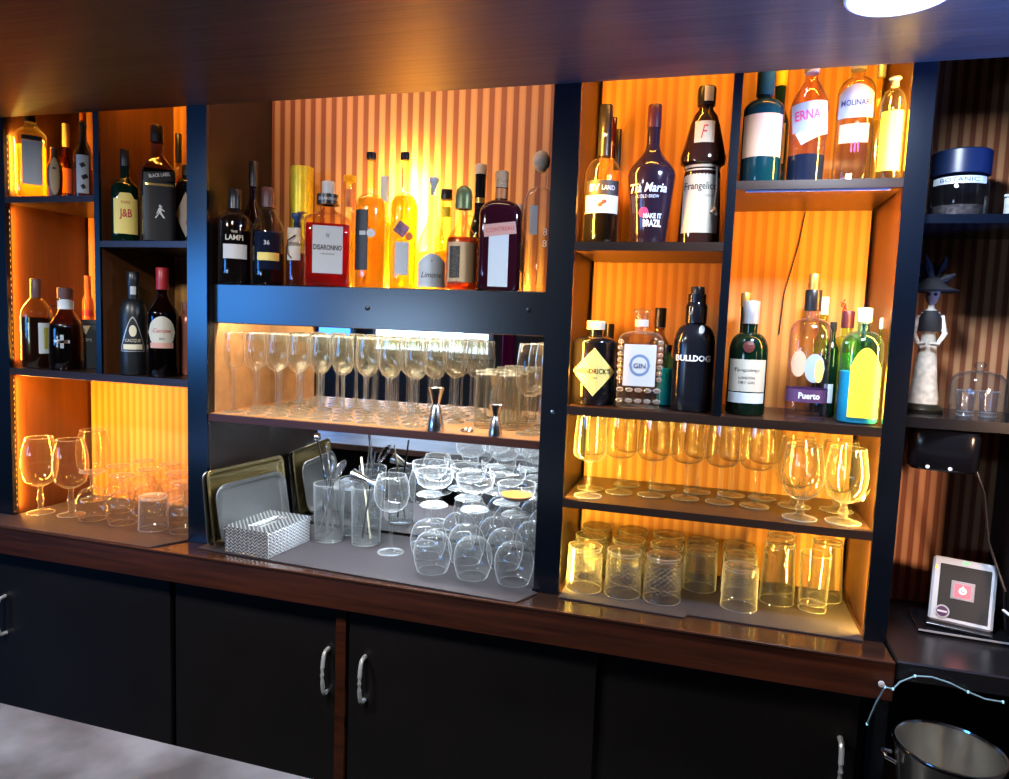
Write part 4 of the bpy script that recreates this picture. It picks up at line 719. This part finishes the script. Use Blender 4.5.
proto('hiball_up', 'highball_glass', dict(glass_wall=tumbler(.165, .044, .040, False)), CLEAR)
# champagne / sherry rows on the mirrored shelf
zG = Z['CG']+.0006
rows = [('front', .062, [-1.266+.068*i for i in range(9)]), ('second', .122, [-1.232+.068*i for i in range(9)]), ('third', .182, [-1.266+.068*i for i in range(10)]), ('back', .243, [-1.232+.068*i for i in range(10)])]
for rn, y, xs in rows:
    for i, x in enumerate(xs):
        place('sherry', (x+random.uniform(-.0025, .0025), y+random.uniform(-.0025, .0025), zG), 'clear stemmed glass, %s from the left in the %s row on the mirrored shelf' % (NUM[i], rn), 'stemmed glasses on the mirrored shelf')
for i, (x, y) in enumerate(((-.558, .150), (-.494, .150), (-.558, .234), (-.494, .234))):
    place('hi', (x, y, zG), ('front left', 'front right', 'rear left', 'rear right')[i]+' of four straight upturned highball glasses beside the small jigger', 'straight highball glasses on the mirrored shelf')
for i, (x, y) in enumerate(((-.425, .092), (-.416, .168), (-.416, .244))):
    place('goblet', (x, y, zG), ('large wine glass at the front right end of the mirrored shelf', 'large wine glass behind the front right one on the mirrored shelf', 'large wine glass in the far right corner against the mirror')[i], 'large wine glasses on the mirrored shelf')
# jiggers
def jigger(loc, label, h, R, rot=None):
    t = thing('jigger', label, 'jigger', loc, 0, 'steel jiggers'); w_ = h*.62
    lo = lathe([(0, .001), (R*.98, 0), (R, .002), (R*.45, w_-.002), (R*.38, w_)], 24); up = lathe([(R*.38, w_), (R*.42, w_+.002), (R*.82, h-.001), (R*.84, h), (R*.78, h-.001), (R*.35, w_+.004), (0, w_+.004)], 24)
    mk('large_cup', lo, STEEL, t, True); mk('small_cup', up, STEEL, t, True); mk('waist_ring', lathe([(R*.40, w_-.003), (R*.47, w_), (R*.40, w_+.003)], 24), CHROME, t, True)
    if rot: t.rotation_euler = rot
    return t
jigger((-.65, .030, zG), 'taller steel jigger at the front edge of the mirrored shelf', .108, .0240)
jigger((-.492, .026, zG), 'shorter steel jigger near the right end of the mirrored shelf', .076, .0190)
tag(mk('cap_dish', move(lathe([(0, 0), (.014, 0), (.017, .004), (.016, .006), (.013, .003), (0, .002)], 20), (-.575, .055, zG)), CHROME, smooth=True), 'tiny shiny metal dish between the two steel jiggers', 'dish')
# centre bottom: upturned balloon glasses
zB = ZC+.0035
cols = [('front', .020, [-.644, -.536, -.430]), ('second', .118, [-.696, -.588, -.482]), ('third', .216, [-.644, -.536, -.430])]
for rn, y, xs in cols:
    for i, x in enumerate(xs):
        place('copa', (x, y, zB), 'upturned balloon glass with thick stem, %s from left in the %s centre-bay row' % (NUM[i], rn), 'upturned balloon glasses in the centre bay')
# second layer: small coupes standing on the upturned feet
proto('smallcoupe', 'coupe_glass', stemware(.09, .030, .040, [(.012, .001), (.030, .006), (.042, .016), (.047, .032), (.048, .045)], CLEAR, stem_r=.004)[0], CLEAR)
lay = [(-.696, .118), (-.588, .118), (-.482, .118), (-.644, .216), (-.536, .216), (-.430, .216), (-.644, .020), (-.536, .020)]
for i, (x, y) in enumerate(lay):
    place('smallcoupe', (x, y, zB+.1757), 'small coupe standing on upturned feet, %s from left in the %s line' % ((NUM[i], 'middle') if i < 3 else (NUM[i-3], 'farthest') if i < 6 else (NUM[i-6], 'nearest')), 'small coupes stacked on top of the balloon glasses')
for x, y, l in ((-.806, .118, 'tall upright balloon glass just right of the two straight utensil glasses'), (-.752, .222, 'upright balloon glass against the mirror behind the upturned ones')):
    place('copa_up', (x, y, zB), l, 'upright balloon glasses in the centre bay')
t = thing('coupe_glass', 'coupe with a shallow pool of amber liquid high beside the centre post', 'glass', (-.430, .020, zB+.1757), 0)
for k, vf in stemware(.09, .030, .030, [(.012, .001), (.030, .006), (.042, .016), (.046, .032), (.047, .045)], CLEAR, stem_r=.004)[0].items(): glasspart(k, vf, CLEAR, t)
mk('amber_drink', lathe([(0, .0345), (.028, .0375), (.040, .0465), (.041, .048), (0, .048)], 28), solid('amber_drink', (.42, .17, .008), .1), t, True)
# utensil glasses
place('hiball_up', (-1.015, .150, zB), 'straight glass crammed with bar spoons and tongs beside the napkin box', 'straight upright glasses in the centre bay')
place('hiball_up', (-.905, .165, zB), 'straight upright glass with a jigger resting across its rim', 'straight upright glasses in the centre bay')
place('hiball_up', (-.985, .236, zB), 'straight upright glass against the mirror behind the utensil glass', 'straight upright glasses in the centre bay')
def utensil(nm, label, cat, pts, r, m=STEEL, ball=None):
    t = thing(nm, label, cat, pts[0]); b = Vector(pts[0]); mk('shaft', tube([Vector(p)-b for p in pts], r, 8), m, t, True)
    if ball: mk('knob', move(lathe([(ball*math.cos(a), ball*math.sin(a)) for a in [(-90+i*20)*PI/180 for i in range(10)]], 16), Vector(pts[-1])-b), CHROME, t, True)
    return t
u0_, zb = Vector((-1.015, .150, 0)), zB+.014
def U(dx, dy, z): return (u0_.x+dx, u0_.y+dy, zb+z)
utensil('bar_spoon', 'bar spoon with a big round steel knob leaning left in the utensil glass', 'bar spoon', [U(.018, 0, .0), U(-.004, -.005, .14), U(-.030, -.02, .285)], .0032, CHROME, .012)
utensil('bar_spoon', 'thin twisted bar spoon beside the round-knobbed one', 'bar spoon', [U(.024, .012, .0), U(.005, .008, .14), U(-.012, .0, .255)], .0022)
tg = thing('tongs', 'long steel ice tongs standing in the utensil glass', 'tongs', U(-.012, .012, 0))
for s in (-1, 1): mk('arm', move(join(tube([(0, 0, 0), (.006*s, 0, .10), (.010+.004*s, 0, .215)], .0030, 6), tube([(0, 0, 0), (.006*s, 0, .10)], .0045, 6))), CHROME, tg, True)
st = thing('strainer', 'cocktail strainer with a coiled rim leaning right in the utensil glass', 'strainer', U(.0, -.012, .0))
mk('handle', tube([(-.02, 0, .02), (.012, 0, .12), (.020, 0, .16)], .003, 8), CHROME, st, True)
mk('disc', move(lathe([(0, 0), (.030, 0), (.032, .001), (.030, .002), (0, .002)], 24), (.034, 0, .195), RY(-1.1)), CHROME, st, True)
mk('coil', move(tube([(.033*math.cos(a), .033*math.sin(a), .002*math.sin(a*14)) for a in [i*2*PI/60 for i in range(61)]], .0013, 6), (.034, 0, .193), RY(-1.1)), STEEL, st, True)
jigger((-.945, .150, zB+.198), 'steel jigger lying tilted across the rim of the second straight glass', .078, .017, (0, math.radians(108), .1))
for i, (dx, dy, tz) in enumerate(((.012, .005, .25), (-.014, .01, .23))):
    utensil('stirrer', ('dark stirrer leaning in the second straight glass', 'pale stirrer leaning left in the second straight glass')[i], 'stirrer', [(-.905-dx, .165, zb), (-.905+dx*1.8, .165+dy, zb+tz)], .0028, (BLACKC, CREAM)[i])
# trays leaning on the left post
def rrect(w, h, r, n=6):
    P = []
    for cx, cz, a0 in ((w-r, h-r, 0), (r, h-r, PI/2), (r, r, PI), (w-r, r, 3*PI/2)):
        for i in range(n+1): a = a0+PI/2*i/n; P.append((cx+r*math.cos(a), cz+r*math.sin(a)))
    return P
def tray(loc, label, w, h, r, mat, lean, yaw):
    t = thing('serving_tray', label, 'tray', loc, 0, 'serving trays leaning at the left of the centre bay')
    rings = []
    for inset, xx in ((0, .012), (.002, .0135), (.010, .0115), (.016, .002), (.020, .0), ):
        q = rrect(w-2*inset, h-2*inset, max(r-inset, .004)); rings.append([(xx, inset+p[0], inset+p[1]) for p in q])
    n = len(rings[0]); V = [p for rg in rings for p in rg]; Fc = []
    for k in range(len(rings)-1):
        for i in range(n): Fc.append((k*n+i, k*n+(i+1) % n, (k+1)*n+(i+1) % n, (k+1)*n+i))
    rimf = len(Fc); Fc2 = [tuple(range((len(rings)-1)*n, len(rings)*n))]
    mk('rim', (V, Fc[:2*n]), mat, t, True); mk('well', (V, Fc[2*n:]+Fc2), mat, t, True, 60)
    t.rotation_euler = (Matrix.Rotation(yaw, 3, 'Z') @ Matrix.Rotation(-lean, 3, 'Y')).to_euler(); return t
BRASS = solid('worn_brass_tray', (.58, .46, .23), .26, .97, noise=.08, nscale=10); TSTEEL = solid('worn_steel_tray', (.46, .47, .46), .30, .95, noise=.08, nscale=8)
tray((-1.284, -.040, zB+.0005), 'rearmost dark steel tray leaning flush against the left post', .300, .205, .02, TSTEEL, .10, -.13)
tray((-1.262, -.040, zB+.0005), 'golden-rimmed tray standing between the two steel trays', .300, .210, .022, BRASS, .14, -.13)
tray((-1.240, -.036, zB+.0005), 'front rounded steel tray right behind the napkin box', .275, .170, .042, TSTEEL, .17, -.13)
# napkin box
nb = thing('napkin_box', 'embossed silver metal napkin box with an open slot in its lid', 'napkin box', (-1.138, .042, zB), -.08)
def emboss():
    m, nt, out = newmat('embossed_silver'); N = nt.nodes.new; L = nt.links.new
    p = N('ShaderNodeBsdfPrincipled'); p.inputs['Metallic'].default_value = .85; p.inputs['Roughness'].default_value = .32
    tc = N('ShaderNodeTexCoord'); sp = N('ShaderNodeSeparateXYZ'); L(tc.outputs['Object'], sp.inputs[0])
    sm = N('ShaderNodeMath'); sm.operation = 'ADD'; L(sp.outputs['X'], sm.inputs[0]); L(sp.outputs['Y'], sm.inputs[1])
    pp = N('ShaderNodeMath'); pp.operation = 'PINGPONG'; pp.inputs[1].default_value = .007; L(sm.outputs[0], pp.inputs[0])
    ad = N('ShaderNodeMath'); ad.operation = 'ADD'; L(pp.outputs[0], ad.inputs[0]); L(sp.outputs['Z'], ad.inputs[1])
    p2 = N('ShaderNodeMath'); p2.operation = 'PINGPONG'; p2.inputs[1].default_value = .0045; L(ad.outputs[0], p2.inputs[0])
    r = N('ShaderNodeValToRGB'); r.color_ramp.elements[0].color = (.10, .10, .11, 1); r.color_ramp.elements[1].color = (.85, .85, .85, 1); r.color_ramp.elements[0].position = .2; r.color_ramp.elements[1].position = .55
    ml = N('ShaderNodeMath'); ml.operation = 'DIVIDE'; ml.inputs[1].default_value = .0045; L(p2.outputs[0], ml.inputs[0]); L(ml.outputs[0], r.inputs[0]); L(r.outputs[0], p.inputs['Base Color'])
    b = N('ShaderNodeBump'); b.inputs['Distance'].default_value = .002; L(ml.outputs[0], b.inputs['Height']); L(b.outputs[0], p.inputs['Normal'])
    L(p.outputs[0], out.inputs[0]); return m
EMB = emboss(); bw, bd, bh_ = .070, .090, .070
mk('box_body', join(box(-bw, bw, -bd, -bd+.002, 0, bh_-.014), box(-bw, bw, bd-.002, bd, 0, bh_-.014), box(-bw, -bw+.002, -bd, bd, 0, bh_-.014), box(bw-.002, bw, -bd, bd, 0, bh_-.014), box(-bw, bw, -bd, bd, 0, .002)), EMB, nb)
mk('lid', join(box(-bw-.002, bw+.002, -bd-.002, -.06, bh_-.013, bh_), box(-bw-.002, bw+.002, .06, bd+.002, bh_-.013, bh_), box(-bw-.002, -.022, -.06, .06, bh_-.013, bh_), box(.022, bw+.002, -.06, .06, bh_-.013, bh_)), EMB, nb)
mk('napkins', box(-.060, .060, -.080, .080, .003, bh_-.018), WHITE, nb)
# left bay bottom
for x, y, l in ((-1.955, .046, 'yellow-lit upright balloon glass nearest the left post of the left bay'), (-1.853, .062, 'upright balloon glass standing just right of the yellow-lit one'), (-1.940, .226, 'upright balloon glass at the back of the left bay beside the side wall')):
    place('balloon', (x, y, zB), l, 'upright balloon glasses in the left bay')
for rn, y, xs in (('front', .046, [-1.752, -1.640, -1.530, -1.424]), ('middle', .143, [-1.750, -1.635, -1.528, -1.424]), ('back', .236, [-1.745, -1.635, -1.530, -1.424])):
    for i, x in enumerate(xs):
        place('copaw' if (i != 2 or rn != 'front') else 'plain', (x, y, zB), ('upturned %s glass, %s from the left in the %s row of the left bay' % ('ribbed' if (i == 2 and rn == 'front') else 'bowl-shaped', NUM[i], rn)), 'upturned glasses in the left bay')
# right bay: wine glasses
zW = Z['RL']+.0006
for i, x in enumerate([-.262, -.197, -.119, -.038, .042, .120]): place('wine', (x, (.055, .125, .130, .135, .130, .125)[i], zW), 'tall square-bottomed wine glass, %s from left in the front row under bottles' % NUM[i], 'tall wine glasses in the right bay')
for i, x in enumerate([-.270, -.190, -.098, -.012, .070, .143]): place('wine', (x, .218 if i else .135, zW), 'tall square-bottomed wine glass, %s from left in the back row under bottles' % NUM[i], 'tall wine glasses in the right bay')
P_, m_ = stemware(.165, .036, .045, [(.016, .001), (.032, .012), (.042, .035), (.044, .06), (.041, .09), (.036, .12)], CLEARW, stem_r=.006, knob=True); proto('tulip', 'tulip_beer_glass', P_, CLEARW)
for x, y, l in ((.211, .055, 'tulip beer glass with leaf-like base, left of two at the shelf front'), (.300, .060, 'tulip beer glass at the shelf front against the right post'), (.212, .166, 'tulip beer glass behind the left front one'), (.303, .165, 'tulip beer glass behind the right front one')):
    t = place('tulip', (x, y, zW), l, 'tulip beer glasses in the right bay')
    if y < .1:
        for k in range(5):
            a = k*2*PI/5-PI/2; mk('leaf', tube([(.012*math.cos(a), .012*math.sin(a), .046), (.034*math.cos(a), .034*math.sin(a), .058), (.048*math.cos(a), .048*math.sin(a), .080)], [.003, .005, .0015], 6), CLEARW, t, True)
# right bay bottom: tumblers
for rn, y, xs, kk in (('front', .058, [-.262, -.168, -.076], 'cut'), ('middle', .150, [-.262, -.168, -.074], 'cut'), ('back', .240, [-.262, -.168, -.074], 'cut')):
    for i, x in enumerate(xs): place(kk, (x, y, zB), 'upturned diamond-cut tumbler, %s from the left in the %s row of the right bay' % (NUM[i], rn), 'upturned tumblers in the right bay')
for i, (x, y) in enumerate(((.008, .170), (.010, .245), (.098, .078), (.100, .165), (.100, .245))):
    place('plain', (x, y+(.012 if i == 1 else 0)*0, zB), ('upturned plain tumbler in the dark gap right of the diamond-cut ones', 'upturned plain tumbler behind the one in the dark gap', 'upturned plain tumbler nearest the counter edge', 'upturned plain tumbler behind the one nearest the edge', 'upturned plain tumbler at the back between gap and tall glasses')[i], 'upturned tumblers in the right bay')
place('tallcup', (.186, .150, zB), 'tall upturned glass just right of the plain tumbler nearest the edge', 'tall glasses in the right bay')
place('tallcup', (.300, .215, zB), 'tall upturned glass in the right rear corner of the right bay', 'tall glasses in the right bay')
place('tallcup', (.198, .240, zB), 'tall upturned glass at the back beside the right corner one', 'tall glasses in the right bay')
proto('pils', 'beer_glass', dict(glass_wall=tumbler(.135, .034, .030, False, 8, .016)), CLEARW)
place('pils', (.262, .125, zB), 'upright ribbed beer glass glowing yellow at the right of the bay', 'tall glasses in the right bay')
# ------------------------------------------------------------------ niche things
jt = thing('storage_jar', 'squat clear jar with a wide dark blue lid and curved white label', 'jar', (.487, .145, 1.8536), -.28)
jb = Body(full([(0, .003), (.050, 0), (.054, .005), (.055, .075), (.050, .088), (.046, .095)])); mk('glass_body', lathe(jb.p, 32), glass('dim_blue_glass', (.75, .8, .9), edge=(.2, .25, .4)), jt, True)
mk('lid', lathe([(.050, .094), (.056, .095), (.056, .142), (.053, .145), (0, .145)], 32), solid('navy_lid', (.006, .015, .05), .35), jt, True)
mk('paper_label', patch(jb, 0, .080, .095, .016, 'rect', .001, 14, 2), GREYB, jt); mk('lettering', textpatch(jb, 'BOTANIC', 0, .080, .009, .07, off=.002), NAVT, jt)
mk('contents', lathe([(0, .004), (.048, .004), (.050, .03), (0, .032)], 24), solid('dried_botanicals', (.08, .06, .05), .9, noise=.7, nscale=150), jt, True)
cd = thing('card_pack', 'small crumpled pale packet standing right of the dark-lidded jar', 'packet', (.585, .13, 1.8536), -.3)
mk('wrapper', box(-.016, .016, -.010, .010, 0, .048, .003), solid('silvery_wrap', (.45, .46, .45), .35, .2, noise=.3), cd); mk('flap', box(-.017, .017, -.011, .011, .048, .054, .001), GREY, cd)
sk = solid('bone_white', (.55, .50, .42), .6, noise=.2); rb = solid('black_gown', (.012, .012, .015), .6, noise=.3)
sf = thing('statuette', 'skeletal lady statuette in a pale gown and wide black feathered hat', 'statuette', (.462, .17, 1.4405), -.27)
mk('plinth', lathe([(0, 0), (.040, 0), (.042, .006), (.036, .014), (.030, .018), (0, .019)], 24), solid('dark_bronze', (.04, .035, .02), .35, .6), sf, True)
mk('gown', lathe([(.030, .016, 2, .024), (.030, .03, 2, .024), (.024, .07, 2, .02), (.020, .12, 2, .016), (.016, .155, 2, .012), (.014, .17, 2, .012), (.017, .185, 2, .013), (.021, .205, 2, .014), (.018, .220, 2, .012), (.007, .228, 2, .007), (.006, .238, 2, .006)], 20), solid('cream_gown', (.68, .65, .56), .7, noise=.3, nscale=60), sf, True)
mk('head', move(lathe([(.002, -.019), (.008, -.017), (.011, -.010), (.014, .0), (.015, .008), (.012, .016), (.005, .021), (0, .022)], 16), (0, -.003, .256)), sk, sf, True)
for s in (-1, 1): mk('eye_socket', move(lathe([(0, -.001), (.0035, 0), (0, .001)], 10), (s*.006, -.0175, .259), RX(PI/2)), rb, sf, True)
mk('shawl', lathe([(.024, .178, 2, .018), (.025, .190, 2, .018), (.024, .208, 2, .017), (.015, .224, 2, .012)], 18), rb, sf, True)
for s in (-1, 1): mk('arm', tube([(s*.020, 0, .212), (s*.030, -.006, .175), (s*.018, -.022, .150), (s*.004, -.026, .152)], [.007, .006, .005, .004], 8), MC['cream_gown'], sf, True)
hatm = solid('black_felt', (.010, .010, .014), .7)
mk('hat', lathe([(.016, .268), (.050, .264, 2, .042), (.053, .268, 2, .045), (.030, .276, 2, .028), (.020, .292), (.012, .298), (0, .299)], 28), hatm, sf, True)
for k, (dx, dz, yy) in enumerate(((-.035, .050, 0), (-.020, .062, -.01), (.0, .050, .01), (.020, .058, 0), (.040, .020, -.01), (-.045, .015, .01))):
    mk('feather', move(tube([(0, yy, .283), (dx*.6, yy, .283+dz*.55), (dx, yy-.005, .283+dz)], [.004, .010, .002], 8)), hatm, sf, True)
cl = thing('glass_cloche', 'low clear glass cloche with a knob beside the feathered-hat statuette', 'cloche', (.556, .135, 1.4405))
mk('dome', lathe([(.052, 0), (.053, .002), (.053, .065), (.050, .080), (.040, .091), (.020, .096), (.008, .098)], 36), glass('cold_clear_glass', (.85, .9, .97), edge=(.35, .42, .6)), cl, True)
mk('knob', lathe([(.007, .097), (.006, .101), (.011, .106), (.012, .111), (.008, .116), (0, .117)], 20), MC['cold_clear_glass'], cl, True)
for i, x in enumerate((-.021, .022)):
    g_ = thing('shot_glass', ('left shot glass standing under the glass cloche', 'right shot glass standing under the glass cloche')[i], 'glass', (.556+x, .135, 1.4405), 0, 'shot glasses under the cloche')
    glasspart('glass_wall', tumbler(.055, .019, .016, False, 0, .008, 20), CLEAR, g_)
# black box below the shelf
bb = thing('speaker', 'black rounded speaker box fixed under the lower niche shelf', 'speaker', (.487, .09, 1.328), -.25)
mk('cabinet', lathe([(0, 0, 6), (.058, 0, 6, .045), (.064, .006, 6, .050), (.066, .075, 6, .052), (.062, .085, 6, .048), (0, .086, 6)], 40), solid('gloss_black_plastic', (.006, .006, .008), .2), bb, True)
mk('bracket', box(-.02, .02, -.01, .03, .084, .0895), BLACKC, bb)
for x in (-.025, .015): mk('indicator', move(lathe([(0, 0), (.004, 0), (.0035, .001), (0, .0012)], 10), (x, -.0515, .008), RX(PI/2)), solid('pale_led', (.7, .72, .75), .4, emit=.3), bb)
tag(mk('cable', tube([(.545, .12, 1.37), (.575, .10, 1.28), (.600, .12, 1.17), (.625, .08, 1.08), (.640, .10, .99)], .003), BLACKC, smooth=True), 'thin black cable hanging from the speaker down to the counter', 'cable')
tag(mk('cable', tube([(.200, .283, 1.92-.02), (.190, .283, 1.82), (.165, .283, 1.70), (.160, .283, 1.60)], .0014), BLACKC, smooth=True), 'thin dark wire slanting down the orange back of the right bay', 'cable')
# card terminal on dock
ct = thing('card_terminal', 'white-framed card terminal with a glowing red square on its dark screen', 'card terminal', (.560, .118, ZC+.0135), -.30)
def tl(vf, dy=0): return move(move(vf, (0, dy, 0)), (0, 0, .002), RX(-.22))
WPL = solid('white_plastic', (.72, .74, .78), .35)
mk('frame', tl(box(-.060, .060, -.007, .012, 0, .142, .005)), WPL, ct)
mk('screen', tl(box(-.045, .050, -.0085, -.006, .012, .128, .001)), solid('dark_grey_screen', (.06, .055, .05), .25), ct)
rs = mk('red_button', tl(box(-.022, .022, -.0100, -.008, .055, .095, .001)), solid('pale_button', (.45, .40, .42), .4), ct)
mk('red_glow', tl(box(-.015, .015, -.0106, -.0095, .061, .089, .0003)), solid('red_glow', (1, .10, .12), .4, emit=1.6), rs)
mk('glow_symbol', tl(join(move(lathe([(.004, 0), (.007, 0), (.007, .0006), (.004, .0006)], 20), (0, -.0106, .075), RX(PI/2)), box(-.001, .001, -.0113, -.0106, .074, .085))), solid('pale_pink_glow', (1, .7, .65), .4, emit=2.0), rs)
mk('badge', tl(move(lathe([(0, 0), (.014, 0), (.014, .0008), (0, .0008)], 24), (-.034, -.0088, .024), RX(PI/2))), WHITE, ct, True)
mk('badge_centre', tl(move(lathe([(0, 0), (.011, 0), (.011, .0006), (0, .0006)], 24), (-.034, -.0096, .024), RX(PI/2))), solid('purple_badge', (.12, .04, .12), .5), ct, True)
mk('badge_stripe', tl(box(-.043, -.025, -.0108, -.0101, .022, .026)), WHT, ct)
mk('status_light', tl(box(-.054, -.050, -.0078, -.0068, .115, .121)), solid('orange_led', (1, .35, .03), .4, emit=3), ct)
mk('status_light', tl(box(-.003, .007, -.0078, -.0068, .1345, .1380)), solid('green_led', (.1, 1, .2), .4, emit=1.5), ct)
mk('stand_foot', box(-.062, .062, -.028, .045, -.0035, .003, .001), MC['gloss_black_plastic'], ct)
dk = thing('receipt_tray', 'flat black tray with a pale front edge under the card terminal', 'tray', (.570, .130, ZC+.0005), -.06)
mk('tray_board', box(-.095, .082, -.052, .075, 0, .008, .001), MC['gloss_black_plastic'], dk); mk('front_trim', box(-.095, .082, -.054, -.052, .005, .0085), solid('grey_trim', (.35, .35, .38), .3), dk)
tag(mk('cable', tube([(.618, .06, 1.045), (.64, -.03, 1.035), (.68, -.045, 1.00), (.74, -.05, .972), (.80, -.05, .9665)], .003), WPL, smooth=True), 'white cable curving from the card terminal to the right', 'cable')
bk = thing('ice_bucket', 'shiny steel ice bucket standing open at the lower right corner', 'bucket', (.461, -.196, .670))
BST = solid('bucket_steel', (.72, .72, .70), .2, 1)
k = .785
mk('bucket_wall', lathe([(r*k, z*k) for r, z in [(0, .003), (.080, .0), (.085, .004), (.098, .12), (.112, .240), (.110, .240), (.096, .12), (.082, .008), (0, .007)]], 48), BST, bk, True)
mk('rolled_rim', lathe([(r*k, z*k) for r, z in [(.112, .236), (.1165, .238), (.1175, .243), (.1155, .2475), (.111, .247), (.1095, .242)]], 48), CHROME, bk, True)
for s in (-1, 1): mk('handle', tube([(s*.088, -.018, .155), (s*.104, -.014, .16), (s*.108, 0, .162), (s*.104, .014, .16), (s*.088, .018, .155)], .0035), CHROME, bk, True)
mk('stand', join(lathe([(0, -.67), (.11, -.67), (.11, -.66), (.012, -.64), (.010, -.02), (.07, -.006), (.072, -.0005), (0, -.0005)], 32)), BLACKC, bk, True)
# fairy light wire
WIRE = solid('clear_blue_wire', (.20, .34, .42), .25)
wp = [aty(x, y, Y) for x, y, Y in ((867, 724, -.082), (876, 703, -.100), (885, 687, -.106), (893, 689, -.106), (900, 682, -.100), (915, 676, -.098), (932, 677, -.098), (950, 683, -.098), (968, 692, -.096), (985, 699, -.094), (1003, 702, -.092))]
fl = thing('string_light', 'thin clear fairy-light wire looped over a pin below the counter edge', 'string light', wp[0]); mk('wire', tube([p-wp[0] for p in wp], .0016), WIRE, fl, True)
for k in (0, 2, 3, 5, 8, 10): mk('tiny_bulb', move(lathe([(0, -.003), (.0021, -.002), (.0021, .002), (0, .003)], 10), wp[k]-wp[0]), solid('icy_bulb', (.35, .75, .9), .3, emit=.5), fl, True)
pn = aty(883, 683, -.100); tag(mk('pin', move(lathe([(0, 0), (.0025, 0), (.0025, .006), (.006, .007), (.006, .010), (0, .011)], 14), (pn.x-.004, -.0978, pn.z), RX(PI/2)), WHITE, smooth=True), 'white round-headed pin at the right end of the red-brown edge', 'pin')
S.view_settings.view_transform = 'Standard'; S.view_settings.look = 'None'; S.view_settings.gamma = 1; S.view_settings.exposure = 0.3
S.view_settings.use_curve_mapping = False
c = S.cycles; c.max_bounces = 14; c.transparent_max_bounces = 96; c.transmission_bounces = 8; c.glossy_bounces = 6; c.diffuse_bounces = 4
c.caustics_reflective = False; c.caustics_refractive = False; c.sample_clamp_indirect = 6
